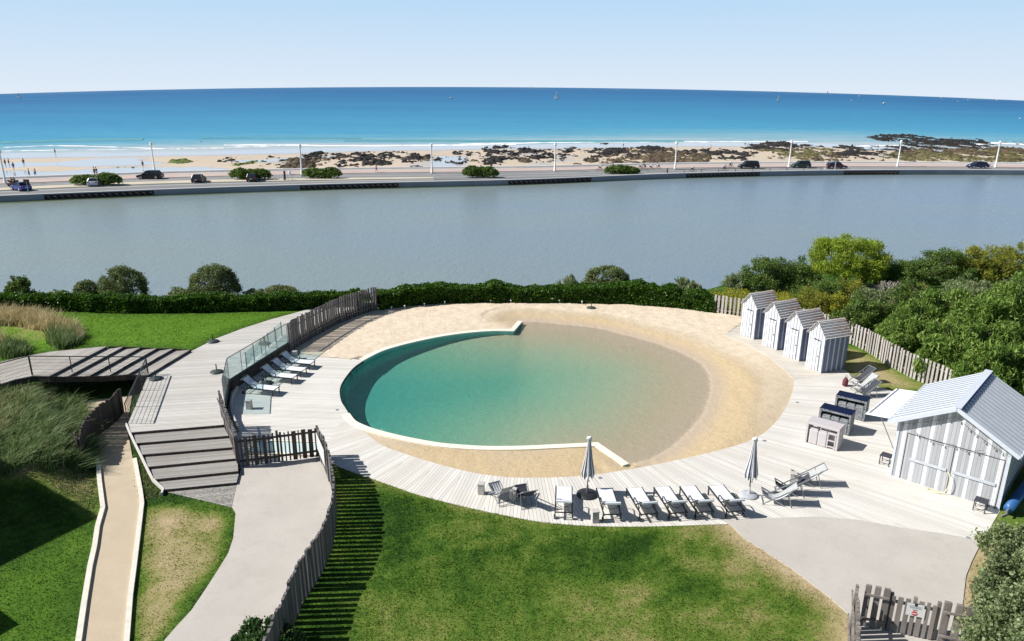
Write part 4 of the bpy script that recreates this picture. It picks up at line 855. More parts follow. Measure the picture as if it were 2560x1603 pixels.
# bar tables with box stools
k = N('grey_wicker'); p = k.pos(); ck = k.n('TexBrick'); k.l(k.mapv(p, (1, 1, 1)), ck.inputs[0]); v = k.n('TexVoronoi'); k.l(k.mapv(p, (22, 22, 40)), v.inputs['Vector']); v.inputs['Scale'].default_value = 1
c = k.ramp(v.outputs['Distance'], [(.2, (.36, .38, .39)), (.6, (.22, .24, .26)), (.75, (.03, .03, .035))]); k.bump(v.outputs['Distance'], .6, .01); M_wick = k.fin(c, .7, .2)
M_ttop = simple('navy_glass_top', (.003, .005, .032), .25, .5, var=.1); M_light = simple('limed_wood', (.50, .47, .48), .7, .2, var=.15, sc=12); M_din = simple('dark_inside', (.03, .03, .035), .8)
TL, TD, TH = 1.72, .78, 1.08
def bar_table(fr_corner, ang_, label, wick):
    fc = P(*fr_corner); e = empty('bar_table', fc, ang_, label, 'bar table'); mt = M_wick if wick else M_light; t = .1 if wick else .09
    m = MB(); m.box((-TL/2, TD/2, TH-.055), (TL, TD, .11)); m.build('top_frame', mt, e, bevel=.01)
    m = MB(); m.box((-TL/2, TD/2, TH+.006), (TL-.02, TD-.02, .012)); m.build('table_top', M_ttop if wick else M_light, e)
    for x in (-t/2, -TL+t/2): m = MB(); m.box((x, TD/2, (TH-.112)/2), (t-.004, TD-.004, TH-.112)); m.build('side_panel', mt, e)
    if wick: m = MB(); m.box((-TL/2, TD*.62, (TH-.12)/2), (TL-2*t-.01, .04, TH-.13)); m.build('divider', M_din, e)
    return e, fc
def stoolbox(fc, ang_, x, mat, label, open_=False):
    loc = fc+Matrix.Rotation(ang_, 3, 'Z') @ Vector((x, .2, 0)); e = empty('box_stool', loc, ang_, label, 'stool', 'box stools tucked under the bar tables')
    w_ = .40; m = MB()
    if not open_:
        m.box((0, 0, .37), (w_, .38, .72)); m.build('body', mat, e, bevel=.04); m = MB(); m.box((0, 0, .755), (w_-.06, .32, .04)); m.build('seat', mat, e, bevel=.01)
    else:
        m.box((0, 0, .76), (w_, .38, .05)); m.build('seat', mat, e); m = MB()
        for x_ in (-.17, .17):
            for y_ in (-.16, .16): m.box((x_, y_, .37), (.05, .05, .73))
        m.box((0, -.16, .12), (.3, .05, .05)); m.box((0, -.16, .42), (.3, .05, .05)); m.box((0, .17, .4), (.3, .02, .6)); m.build('frame', mat, e)
p1, p2 = P(2010.5,1105), P(2091.5,1129); dv = p2-p1; TL = dv.length; at_ = math.atan2(dv.y, dv.x)
tb = [((2091.5,1129), at_, 'pale wooden bar table nearest the front deck with box stools underneath', False, 'pale'), ((2121,1091), at_+R(2), 'grey wicker bar table with a navy top, in the middle of the three', True, 'middle'), ((2160,1055), at_+R(4), 'grey wicker bar table with a navy top, farthest and half hidden by the hatch canopy', True, 'farthest')]
for cpx, aa, lb, wk, nm in tb:
    e, fc = bar_table(cpx, aa, lb, wk); 
    for j in range(3):
        x = -TL+.1+.26+j*(TL-.2-.06)/3; pos_ = ['left', 'centre', 'right'][j]
        stoolbox(fc, aa, x, M_wick if wk else M_light, f'{"grey wicker" if wk else "pale wooden"} box stool at the {pos_} under the {nm} bar table', (not wk and j == 2))
# round deck lights
for pp, lb in [((1500.5,1195),'small round light set in the deck by the nearest end of the pool arm'), ((1993,1006),'small round light set in the deck left of the farthest bar table'), ((1911,1102),'small round light set in the deck by the sand above the pale parasol'), ((2421,1345),'small round light set in the deck at its lower right corner'), ((843,1025),'small round light set in the terrace near the pool gutter')]:
    m = MB(); m.M = Matrix.Translation(P(*pp, .002)); m.lathe([(.09, 0), (.09, .008), (.06, .012)], n=16); tag(m.build('deck_light', M_gry), lb, 'deck light', 'round lights set in the decks')
# small path lights at the foot of the far hedge
hl_ = [(979,774,'leftmost'), (1012,771,'second'), (1061,765,'third'), (1112,761,'fourth'), (1227,757,'fifth'), (1277,757,'sixth'), (1328,756,'seventh'), (1398,757,'eighth'), (1455,760,'ninth')]
for x, y, w_ in hl_:
    m = MB(); m.M = Matrix.Translation(P(x, y+2, .05)); m.tube((0, 0, 0), (0, 0, .22), .02); m.ball((0, 0, .26), .065, 1, 1, .8, 7); tag(m.build('garden_light', M_w), f'{w_} little white garden light from the left at the foot of the far hedge', 'garden light', 'small lights along the far hedge')
# ------------------------------------------------------------------ vegetation
def scl(px, py, z=0.): 
    p = P(px, py, z)-cam.location; return -(CM.transposed() @ p).z/FPX
def leafmat(name, dark, mid, light, rough=.6, tr_=.38):
    k = N(name); p = k.pos('World'); a = k.noise(p, 1.4, 4, .7); r = k.n('NewGeometry').outputs['Random Per Island']
    f = k.math('ADD', k.math('MULTIPLY', a, .65), k.math('MULTIPLY', r, .35)); c = k.ramp(f, [(.25, dark), (.5, mid), (.78, light)]); k.fin(c, rough, .3)
    t = k.n('BsdfTranslucent'); k.l(c, t.inputs[0]); ms = k.n('MixShader'); ms.inputs[0].default_value = tr_; k.l(k.b.outputs[0], ms.inputs[1]); k.l(t.outputs[0], ms.inputs[2]); k.l(ms.outputs[0], k.out.inputs[0]); return k.m
LM = dict(hedge=leafmat('hedge_leaves', (.014, .045, .005), (.045, .12, .010), (.16, .28, .03), .4), round=leafmat('shrub_leaves', (.05, .09, .025), (.15, .20, .07), (.36, .38, .18)),
    dark=leafmat('dark_shrub_leaves', (.03, .07, .015), (.10, .18, .03), (.31, .38, .11)), tam=leafmat('tamarisk_leaves', (.09, .16, .01), (.26, .36, .03), (.50, .56, .08)),
    gold=leafmat('golden_shrub_leaves', (.08, .12, .015), (.24, .27, .03), (.48, .42, .09)), pine=leafmat('pine_needles', (.03, .08, .012), (.15, .26, .04), (.42, .52, .14)),
    grey=leafmat('grey_green_leaves', (.07, .11, .04), (.21, .27, .12), (.44, .48, .26)), yel=leafmat('yellow_green_leaves', (.12, .16, .01), (.33, .34, .03), (.5, .46, .08)), gloss=leafmat('glossy_leaves', (.015, .05, .012), (.05, .12, .03), (.15, .22, .08), .3))
M_bark = simple('bark', (.16, .12, .09), .9, .1, var=.3, bump=.3)
def quads(C, sz, rngl, up_bias=0., needle=1.):
    n = len(C); d = rngl.normal(size=(n, 3)); d[:, 2] += up_bias; d /= np.linalg.norm(d, axis=1)[:, None]; e = rngl.normal(size=(n, 3)); e -= (e*d).sum(1)[:, None]*d; e /= np.linalg.norm(e, axis=1)[:, None]
    s = (sz*rngl.uniform(.6, 1.3, n))[:, None]; a = d*s*needle; b = e*s/needle*.5
    V = np.stack([C-a*.5, C+b, C+a*.5, C-b], 1).reshape(-1, 3); F = np.arange(n*4).reshape(n, 4); return V, F
def crown_pts(blobs, n, rngl, lump=.3, fill=.15, rmin=.55):
    vol = np.array([(b[3]*b[4]+b[4]*b[5]+b[3]*b[5]) for b in blobs]); cnt = (vol/vol.sum()*n).astype(int); out = []
    for b, c in zip(blobs, cnt):
        K = max(10, int(26*(lump/.3)**-1.4)*(3 if rmin > .8 else 1)); u = rngl.normal(size=(K, 3)); u[:, 2] = np.abs(u[:, 2])*1.1-.35; u /= np.linalg.norm(u, axis=1)[:, None]; rr = rngl.uniform(rmin, .95, K); K_ = K
        sz_ = rngl.uniform(.55, 1.35, K); w_ = sz_**2; w_ /= w_.sum(); ch_ = rngl.choice(K, c, p=w_); v = rngl.normal(size=(c, 3)); v /= np.linalg.norm(v, axis=1)[:, None]; v[:, 2] = v[:, 2]*.8+.12
        ex = np.where(rngl.random(c) < (.1 if rmin > .8 else .28), rngl.uniform(1., 1.55, c), 1.); q = u[ch_]*rr[ch_, None]+v*(lump*rngl.uniform(.3, 1.12, c)**.6*ex*sz_[ch_])[:, None]+rngl.normal(0, .018, (c, 3))
        fi_ = rngl.random(c) < fill; q[fi_] = v[fi_]*rngl.uniform(.2, .8, (fi_.sum(), 1))
        q = q*np.array(b[3:6])+np.array(b[:3]); out.append(q)
    return np.concatenate(out)
def leafmesh(name, C, sz, mat, parent, rngl, up=0., needle=1.):
    V, F = quads(C, sz, rngl, up, needle); return link_mesh(name, np_mesh(name, V, F), mat, parent)
def bush(name, px, py, z, w_, h_, mat, label, cat='shrub', group=None, n=5000, leaf=.1, lump=.3, up=.3, needle=1., blobs=1, core=True, depth=None, trunk=True, zmin=.06):
    b = P(px, py, z); s = scl(px, py, z); W_, H_ = w_*s, h_*s/.94; rl = np.random.default_rng(int(px*7+py)); e = empty(name, b, 0, label, cat, group); D_ = depth or W_*.85
    bl = []
    fz_, rz_ = (.52, .5) if name in ('pine_tree', 'tree', 'tamarisk_tree') and py < 790 else (.40, .62)
    if blobs == 1: bl = [(0, 0, H_*fz_, W_/2, D_/2, H_*rz_)]
    else:
        for i in range(blobs):
            f = (i+.5)/blobs-.5; r_ = rl.uniform(.75, 1.05); bl.append((f*W_*.75, rl.uniform(-.15, .15)*D_, H_*fz_*r_, W_/blobs*.85, D_*.42, H_*rz_*r_))
    pts = crown_pts(bl, n, rl, lump, rmin=.88 if mat == 'round' or name == 'roadside_shrub' else (.74 if mat == 'tam' else .55)); pts = pts[pts[:, 2] > zmin]
    leafmesh('crown', pts, leaf, LM[mat], e, rl, up, needle)
    if trunk:
        m = MB(); rr = random.Random(int(px))
        t_ = Vector((0, 0, H_*.35)); m.path([Vector((0, 0, -.3)), Vector((.03, .02, H_*.15)), t_], [.03*H_+.03, .024*H_+.02, .018*H_+.02])
        for i in range(7): a = rr.uniform(0, 6.28); m.path([t_-Vector((0, 0, H_*.12*rr.random())), Vector((math.cos(a)*W_*.18, math.sin(a)*D_*.18, H_*.55)), Vector((math.cos(a)*W_*.36, math.sin(a)*D_*.36, H_*rr.uniform(.6, .85)))], [.016*H_+.01, .01*H_+.006, .004])
        m.build('trunk', M_bark, e)
    return e
LB = 'shrubs along the lake shore'
for px, w_, h_, mt, lb, n in [(57,72,68,'dark','small dark shrub on the lake shore at the far left',2500), (222,62,58,'round','loose small shrub on the shore between two round ones',2000), (315,112,88,'round','round olive shrub on the shore left of the biggest one',5500),
    (541,118,92,'round','biggest round olive shrub on the lake shore, left of centre',6500), (455,80,42,'grey','low spiky plant on the shore between the two large round shrubs',1800), (150,60,38,'grey','low wispy plant on the shore near the far left shrub',1200), (640,70,40,'grey','low wispy plant right of the biggest round shrub',1500), (702,100,44,'round','low loose shrub on the shore behind the end of the left hedge',2500), (902,60,34,'round','small shrub top showing behind the end of the tall picket fence',1200)]:
    bush('shore_shrub', px, 762, -.8, w_, h_, mt, lb, group=LB, n=int(n*3), leaf=.10, lump=.15)
bush('shore_shrub', 1514, 752, -.6, 120, 82, 'round', 'round grey green shrub on the shore behind the centre hedge', group=LB, n=20000, leaf=.10, lump=.14)
bush('shore_shrub', 1420, 752, -.6, 80, 52, 'grey', 'low spiky plant just left of the round shrub behind the centre hedge', group=LB, n=1800, leaf=.2, lump=.3, needle=2.2, up=2)
bush('shore_shrub', 1715, 742, -.6, 70, 44, 'grey', 'low wispy plant on the shore near the right end of the hedge', group=LB, n=1500, leaf=.2, needle=2, up=2)
TB = 'trees and shrubs behind the beach huts'
spec = [('dense_shrub',1838,735,-.5,75,48,'grey','pale grey shrub at the left tip of the thicket by the lake',2500,.13,.3,1), ('dense_shrub',1905,738,-.4,130,92,'dark','dark green shrub at the left end of the lakeside thicket',8000,.13,.25,1), ('dense_shrub',1985,738,-.4,120,88,'dark','dark shrub between the left thicket and the yellow green tree',7000,.13,.25,1),
    ('tamarisk_tree',2105,742,-.5,182,150,'tam','bright yellow green rounded tree standing out against the lake',16000,.15,.24,1), ('tree',2185,735,-.5,90,80,'dark','dark shadowy shrub right below the yellow green tree',5000,.14,.25,1),
    ('tree',2305,748,-.5,200,122,'dark','wide dark olive tree against the lake at the right',14000,.14,.2,2), ('tree',2460,748,-.5,205,134,'gold','tree with golden brown tips against the lake at the far right',15000,.15,.2,3),
    ('dense_shrub',2050,770,-.2,130,70,'dark','dark green shrub below the yellow green tree',6000,.12,.3,1), ('dense_shrub',1900,768,-.1,270,34,'yel','low band of yellow green shrubs behind the farthest hut',7000,.11,.25,5), ('dense_shrub',2120,775,-.2,100,70,'gold','olive gold shrub in the middle of the thicket',5000,.12,.3,1),
    ('dense_shrub',2030,815,-.1,100,92,'gold','rusty gold shrub rising behind the second beach hut',5500,.11,.28,1), ('dense_shrub',2095,822,-.1,95,90,'yel','yellow spotted shrub behind the third beach hut',5000,.11,.25,1), ('dense_shrub',2165,850,-.1,150,130,'dark','feathery dark green shrub behind the nearest beach hut',9000,.13,.22,2),
    ('dense_shrub',2225,850,-.1,80,90,'yel','yellow leaved shrub beside the feathery dark green one',4000,.11,.25,1), ('dense_shrub',2200,790,-.2,150,70,'grey','pale green loose shrub below the bare branches',6500,.12,.25,2), ('dense_shrub',2265,790,-.2,110,85,'dark','dark shrub right of the bare branches',5000,.12,.25,1), ('dense_shrub',2290,765,-.2,90,52,'yel','small yellow shrub between the bare branches and the pines',3000,.11,.25,1),
    ('clipped_shrub',2480,800,-.2,260,105,'grey','broad grey green hedge like shrub behind the pines at the right edge',13000,.12,.14,3),
    ('pine_tree',2330,865,0,210,180,'pine','pine tree behind the pale fence, with its top against the dark olive tree',15000,.17,.2,2), ('pine_tree',2270,905,0,130,150,'pine','small pine tree nearest the fence above the hut shadows',8000,.16,.22,1), ('pine_tree',2385,945,0,190,190,'pine','pine tree just behind the shed roof ridge',13000,.17,.2,2), ('pine_tree',2470,900,0,210,190,'pine','tall pine tree right of the middle of the pine group',14000,.17,.2,2), ('pine_tree',2570,930,0,220,230,'pine','pine tree cut off by the right edge of the photo',13000,.17,.2,2), ('pine_tree',2500,1010,0,210,170,'pine','low pine tree behind the fence at the right end of the shed roof',11000,.17,.2,2), ('pine_tree',2220,880,0,90,80,'pine','smallest pine by the fence behind the nearest hut',4000,.15,.25,1)]
for nm, px, py, z, w_, h_, mt, lb, n, lf, lu, bl in spec:
    bush(nm, px, py, z, w_, h_, mt, lb, 'tree' if 'tree' in nm else 'shrub', TB, n=int(n*(2.6 if mt == 'pine' else 2)), leaf=lf*(.8 if mt == 'pine' else .75), lump=lu*.8, blobs=bl, needle=2.1 if mt in ('pine', 'tam', 'gold') else 1., up=1.2 if mt in ('pine', 'tam') else .4)
# bare branches
b = P(2210,770,-.2); s = scl(2210, 770); e = empty('bare_shrub', b, 0, 'leafless pale branches standing in the middle of the thicket', 'shrub'); m = MB(); rr = random.Random(4)
def twig(p, d, l, r, lv):
    q = p+d*l; m.tube(p, q, r, r*.7, 5)
    if lv:
        for _ in range(3): twig(q, (d+Vector((rr.uniform(-.8, .8), rr.uniform(-.8, .8), rr.uniform(-.2, .6)))).normalized(), l*.68, r*.6, lv-1)
for i in range(5): twig(Vector((rr.uniform(-.3, .3), rr.uniform(-.3, .3), 0)), Vector((rr.uniform(-.6, .6), rr.uniform(-.4, .4), 1)).normalized(), .95, .045, 3)
m.build('branches', simple('dead_wood', (.42, .38, .34), .8), e)
e = empty('wooden_marker', P(2187,745,-.1), R(15), 'small pale wooden post with a crosspiece in the thicket', 'post'); m = MB(); m.beam((0, 0, 0), (0, 0, 1.), .12, .12, (1, 0, 0)); m.build('post', M_block, e); m = MB(); m.box((0, 0, 1.05), (.5, .16, .1)); m.build('crosspiece', M_block, e)
# foreground shrubs
for px, py, w_, h_, n, lb in [(2545,1420,190,110,9000,'grey green shrub beside the lower right corner of the deck'), (2530,1560,215,190,16000,'large grey green shrub along the right edge of the concrete path'), (2580,1700,360,240,20000,'grey green shrub right of the lower right gate in the bottom corner')]:
    bush('coastal_shrub', px, py, 0, w_, h_, 'grey', lb, 'shrub', 'grey green shrubs at the lower right', n=n, leaf=.085, lump=.2, up=.8, needle=1.2)
bush('laurel_shrub', 680, 1625, 0, 150, 80, 'gloss', 'dark glossy shrub at the foot of the curved picket fence', 'shrub', 'glossy shrubs by the fence', n=7000, leaf=.08, lump=.25); bush('laurel_shrub', 612, 1628, 0, 62, 46, 'gloss', 'smaller glossy shrub at the bottom edge, left of the larger one', 'shrub', 'glossy shrubs by the fence', n=2500, leaf=.08, lump=.25)
# hedges
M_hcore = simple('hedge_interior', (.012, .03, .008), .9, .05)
def hedge(pts, hf, th, label, n, z, seed):
    rl = np.random.default_rng(seed); L_ = [np.array(p) for p in pts]; sg = [np.linalg.norm((b-a)[:2]) for a, b in zip(L_[:-1], L_[1:])]; cum = np.concatenate([[0], np.cumsum(sg)]); tot = cum[-1]
    A = np.array([l[:2] for l in L_]); 
    def at(t): return np.stack([np.interp(t, cum, A[:, 0]), np.interp(t, cum, A[:, 1])], 1)
    def nrm(t): d = at(t+.3)-at(t-.3); d /= np.linalg.norm(d, axis=1)[:, None]; return np.stack([-d[:, 1], d[:, 0]], 1)
    base = Vector((A[0][0], A[0][1], z)); e = empty('hedge', base, 0, label, 'hedge')
    t = rl.uniform(.05, tot-.05, n); h = hf(t/tot)*(1+.22*(fbm(t*.9, t*0, 3, seed)-.5)*2); face = rl.random(n); pr = h.mean()/(h.mean()+th+.3)
    off = np.where(face < pr*.75, rl.normal(0, .05, n), np.where(face > .93, th+rl.normal(0, .05, n), rl.uniform(0, th, n)))
    zz = np.where(face < pr*.75, rl.uniform(.05, 1, n)*h, np.where(face > .93, rl.uniform(.3, 1, n)*h, h+rl.normal(0, .06, n)-.12*np.abs(off/th-.5)**2*4))
    off += (fbm(t*1.5, zz*2, 3, seed+3)-.5)*.35; zz += (fbm(t*2.2, off*2+5, 3, seed+5)-.5)*.22*(face >= pr*.75)
    xy_ = at(t)+nrm(t)*off[:, None]; C = np.concatenate([xy_-np.array([base.x, base.y]), zz[:, None]], 1); leafmesh('foliage', C, .12, LM['hedge'], e, rl, .5)
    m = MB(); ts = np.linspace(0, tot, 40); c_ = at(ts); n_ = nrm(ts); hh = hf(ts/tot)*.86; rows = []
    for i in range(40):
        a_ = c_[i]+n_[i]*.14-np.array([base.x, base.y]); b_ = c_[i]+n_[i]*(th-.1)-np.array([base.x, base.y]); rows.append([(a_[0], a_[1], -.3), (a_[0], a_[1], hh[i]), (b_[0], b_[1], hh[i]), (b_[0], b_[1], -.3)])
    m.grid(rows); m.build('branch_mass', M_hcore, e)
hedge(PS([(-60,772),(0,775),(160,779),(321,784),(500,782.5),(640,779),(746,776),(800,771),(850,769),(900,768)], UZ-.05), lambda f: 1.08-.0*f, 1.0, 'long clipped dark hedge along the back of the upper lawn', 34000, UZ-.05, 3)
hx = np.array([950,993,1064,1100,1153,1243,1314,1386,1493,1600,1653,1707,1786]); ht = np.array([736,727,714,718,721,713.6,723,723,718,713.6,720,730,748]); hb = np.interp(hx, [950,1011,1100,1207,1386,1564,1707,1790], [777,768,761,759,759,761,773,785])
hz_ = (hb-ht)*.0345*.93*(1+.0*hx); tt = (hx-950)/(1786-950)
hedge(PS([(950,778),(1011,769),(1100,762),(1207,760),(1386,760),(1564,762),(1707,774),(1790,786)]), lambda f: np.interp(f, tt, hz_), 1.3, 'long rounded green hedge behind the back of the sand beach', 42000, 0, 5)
# marram grass
M_mar = []
for nm, a_, b_, c_ in [('marram_green', (.035, .085, .02), (.12, .20, .055), (.46, .50, .26)), ('marram_straw', (.22, .19, .08), (.54, .45, .24), (.85, .74, .50))]: M_mar.append(leafmat(nm, a_, b_, c_, .7, .25))
def blades(name, poly, z, n, ln, mat, label, cat, wind=(.7, .1), kind='stuff', seed=1, clump=14, wd=.012, seg=3, zf=None, parent=None):
    rl = np.random.default_rng(seed); pl = np.array(poly); x0, y0 = pl.min(0); x1, y1 = pl.max(0)
    cx = rl.uniform(x0, x1, n*4//clump+4); cy = rl.uniform(y0, y1, len(cx)); ok = sdist(cx, cy, poly) > 0; cx, cy = cx[ok], cy[ok]
    if not len(cx): return
    i = rl.integers(0, len(cx), n); X = cx[i]+rl.normal(0, .13, n); Y = cy[i]+rl.normal(0, .13, n); cl_ = rl.uniform(.6, 1.25, len(cx))[i]; Z = land(X, Y)-.03 if zf is None else zf(X, Y)
    cw = rl.normal(0, .25, (len(cx), 2)); L_ = ln*cl_*rl.uniform(.5, 1.2, n); dx = wind[0]*rl.uniform(.3, 1.2, n)+rl.normal(0, .3, n)+cw[i, 0]; dy = wind[1]+rl.normal(0, .35, n)+cw[i, 1]
    per = rl.uniform(0, 6.28, n); px_, py_ = np.cos(per)*wd, np.sin(per)*wd; V = []
    for k_ in range(seg+1):
        t = k_/seg; x = X+dx*L_*t**1.8*.8; y = Y+dy*L_*t**1.8*.8; zz = Z+L_*(t-.33*t*t*np.minimum(1, np.hypot(dx, dy))); wv = (1-t*.85)
        V.append(np.stack([x-px_*wv, y-py_*wv, zz], 1)); V.append(np.stack([x+px_*wv, y+py_*wv, zz], 1))
    V = np.stack(V, 1).reshape(-1, 3); b0 = np.arange(n)*(2*(seg+1)); F = np.concatenate([np.stack([b0+2*k_, b0+2*k_+1, b0+2*k_+3, b0+2*k_+2], 1) for k_ in range(seg)])
    me = np_mesh(name, V, F); o = link_mesh(name, me, mat, parent); tag(o, label, cat, None, kind); return o
mp = xy(PS([(-120,1010),(0,990),(60,965),(120,960),(180,975),(210,1010),(225,1060),(240,1115),(215,1145),(120,1165),(60,1175),(0,1190),(-120,1200)], .7))
blades('marram_grass', mp, 1, 22000, .85, M_mar[0], 'tall windblown dune grass on the mound left of the sandy path', 'grass', (.75, .25), seed=2, clump=60, wd=.02)
mp2 = xy(PS([(-100,1000),(0,985),(40,965),(110,970),(100,1020),(50,1080),(0,1120),(-100,1120)], .7)); blades('straw_grass', mp2, 1, 2600, .8, M_mar[1], 'straw coloured dune grass mixed into the mound left of the sandy path', 'grass', (.75, .25), seed=5, wd=.018)
mp3 = xy(PS([(-60,785),(0,782),(40,782),(110,790),(180,815),(205,840),(190,850),(140,835),(60,815),(0,812),(-60,815)], UZ)); blades('straw_grass', mp3, 1, 9000, .85, M_mar[1], 'pale straw dune grass at the left end of the upper lawn', 'grass', (.4, 0), seed=6, wd=.02)
mp4 = xy(PS([(125,830),(190,830),(195,862),(150,875),(128,860)], UZ)); blades('marram_grass', mp4, 1, 3000, .8, M_mar[0], 'green tuft of dune grass above the top of the diagonal steps', 'grass', (.1, 0), seed=7, wd=.02)
mp5 = xy(PS([(10,865),(60,862),(70,885),(20,895),(-10,890)], UZ)); blades('marram_grass', mp5, 1, 2600, .75, M_mar[0], 'grey green tuft of dune grass behind the left end of the bridge', 'grass', (.1, 0), seed=8, wd=.02); blades('straw_grass', xy(PS([(-60,835),(5,840),(15,865),(-60,880)], UZ)), 1, 1500, .7, M_mar[1], 'small straw coloured tuft at the left edge of the upper lawn', 'grass', (.1, 0), seed=9, wd=.02)
# short lawn blades
def lawn(n, x0, x1, y0, y1, hgt, wd, seed, label, extra=None):
    rl = np.random.default_rng(seed); X = rl.uniform(x0, x1, n); Y = rl.uniform(y0, y1, n); ok = np.ones(n, bool)
    for pl in (PATHL, PATHR, PATHS, RING, TERR, HUTD, UPDECK, SAND): ok &= sdist(X, Y, pl) < .02+rl.normal(0, .03, n)
    ok &= sdist(X, Y, POOL) < 0
    if extra is not None: ok &= extra(X, Y)
    dens = fbm(X*1.2, Y*1.2, 3, 4); dr = dryness(X, Y); ok &= rl.random(n) > np.clip(dr*.75+(.45-dens)*.9, 0, .85); X, Y, dr = X[ok], Y[ok], dr[ok]; n = len(X); Z = land(X, Y)-.005
    a = rl.uniform(0, 6.28, n); h = hgt*rl.uniform(.5, 1.4, n); tx, ty = rl.normal(0, .6, n)*h, rl.normal(0, .6, n)*h; w_ = wd*rl.uniform(.6, 1.4, n); c_, s_ = np.cos(a)*w_, np.sin(a)*w_
    V = np.stack([np.stack([X-c_, Y-s_, Z], 1), np.stack([X+c_, Y+s_, Z], 1), np.stack([X+tx+c_*.2, Y+ty+s_*.2, Z+h], 1)], 1).reshape(-1, 3); F = np.arange(n*3).reshape(n, 3); me = np_mesh('lawn_blades', V, F)
    set_attr(me, 'dry', np.repeat(dr, 3)); set_attr(me, 'lush', np.repeat(lushness(X, Y), 3)); o = link_mesh('lawn_blades', me, M_blade); tag(o, label, 'grass', None, 'stuff')
lawn(230000, -9, 17, 12, 29, .05, .016, 21, 'short mown grass of the front lawn', lambda X, Y: X > -8.5)
lawn(90000, -22, -7, 12, 31, .05, .016, 22, 'short patchy grass on both sides of the sandy path')
lawn(60000, -45, -8, 37, 50, .05, .022, 23, 'bright mown grass of the upper lawn'); lawn(16000, 17, 34, 28, 46, .05, .02, 24, 'thin dry grass between the huts and the pale fence', lambda X, Y: Y > 34)
mp7 = xy(PS([(60,1180),(200,1140),(232,1160),(246,1215),(250,1262),(236,1285),(110,1210)], 0)); blades('ground_cover', mp7, 0, 5000, .13, LM['round'], 'low leafy ground cover left of the sandy path below the dune grass', 'plants', (.1, 0), seed=32, clump=6, wd=.02)
# ivy like ground cover beside the staircase
mp6 = xy(PS([(338,1130),(352,1140),(392,1215),(405,1240),(352,1245),(346,1200)], 0)); blades('ground_cover', mp6, 0, 2500, .14, LM['round'], 'low leafy ground cover between the sandy path and the wide staircase', 'plants', (.1, 0), seed=31, clump=6, wd=.02)
# ------------------------------------------------------------------ lake, causeway, beach, sea
LZ, RZ, SZ = -2.2, -1.3, -3.25
tx_ = [-500, 0, 430, 860, 1304, 1700, 2130, 2560, 3100]
def row(v): return np.array(v, float)
T_sea = row([472, 451, 435.5, 426.5, 422, 413, 410.5, 413, 420]); T_sw = row([482, 461, 445, 434.5, 429, 421, 417.5, 419.5, 426]); T_rd = row([496, 471, 453, 446, 441.5, 432, 424.5, 424, 430]); T_wt = row([512, 490.7, 473.5, 460, 449.6, 434.3, 426.4, 426.6, 434])
def curve(T, z, n=6): return [P(a, b, z) for a, b in cr(list(zip(tx_, T)), n)]
Cs, Cw, Cr, Ct = curve(T_sea, RZ), curve(T_sw, RZ), curve(T_rd, RZ), curve(T_wt, RZ)
def strip(name, A, B, z0, z1, mat, kind='structure'):
    m = MB()
    for i in range(len(A)-1): m.prism([(A[i].x, A[i].y), (B[i].x, B[i].y), (B[i+1].x, B[i+1].y), (A[i+1].x, A[i+1].y)], z0, z1)
    o = m.build(name, mat); 
    if kind: o['kind'] = kind
    return o
def lerpl(A, B, f): return [a.lerp(b, f) for a, b in zip(A, B)]
k = N('asphalt'); p = k.pos('World'); v = k.noise(p, .15, 4, .6); M_asph = k.fin(k.mix(v, (.17, .175, .18), (.25, .25, .25)), .85, .2)
M_pink = simple('pink_paving', (.48, .385, .35), .8, .2, var=.12, sc=.3); M_whit = simple('white_wall', (.76, .76, .76), .7, .2, var=.1, sc=.3); M_med = simple('pale_median', (.52, .47, .37), .9, .1, var=.25, sc=.2); M_quay = simple('quay_concrete', (.24, .27, .32), .8, .2, var=.25, sc=.3)
strip('road', Cw, Ct, -4, RZ, M_asph); strip('promenade', lerpl(Cs, Cw, .12), Cw, -4, RZ+.12, M_pink); strip('promenade_edge', lerpl(Cs, Cw, -.05), lerpl(Cs, Cw, .12), -4, RZ+.16, simple('promenade_stone', (.62, .58, .53), .8, var=.1, sc=.3))
w_ = strip('sea_wall', lerpl(Cs, Cw, -.12), lerpl(Cs, Cw, -.04), -4, RZ+.55, M_whit, None); tag(w_, 'low white sea wall between the promenade and the beach', 'wall')
q_ = strip('quay_wall', lerpl(Ct, Cr, .0), [Vector((c.x, c.y-.55, 0)) for c in Ct], -4.5, RZ+.06, M_quay, None); tag(q_, 'long curved concrete quay wall along the far side of the lake', 'wall')
w_ = strip('quay_edge', [Vector((c.x, c.y+.3, 0)) for c in Ct], [Vector((c.x, c.y-.55, 0)) for c in Ct], RZ+.06, RZ+.16, simple('quay_cap', (.5, .5, .5), .7, var=.1, sc=.3), 'structure')
nL = 7*3+1
def mark(name, A, B, f, w2, z, mat, i0=0, i1=None, dash=0):
    m = MB(); C_ = lerpl(A, B, f)[i0:i1]; pts = []
    for a, b in zip(C_[:-1], C_[1:]):
        n = max(1, int((b-a).length/ (dash or 30))); 
        for j in range(n):
            if dash and j % 2: continue
            p0, p1 = a.lerp(b, j/n), a.lerp(b, (j+1)/n); d = (p1-p0).normalized(); nn = Vector((-d.y, d.x, 0))*w2/2; m.poly([(p0-nn)[:2]+(z,), (p1-nn)[:2]+(z,), (p1+nn)[:2]+(z,), (p0+nn)[:2]+(z,)])
    o = m.build(name, mat); o['kind'] = 'structure'
M_line = simple('road_paint', (.72, .72, .70), .7, var=.05)
mark('lane_marking', Cw, Cr, .5, .22, RZ+.006, M_line, dash=3.5); mark('edge_line', Cw, Cr, .93, .2, RZ+.006, M_line); mark('edge_line', Cw, Cr, .06, .2, RZ+.006, M_line)
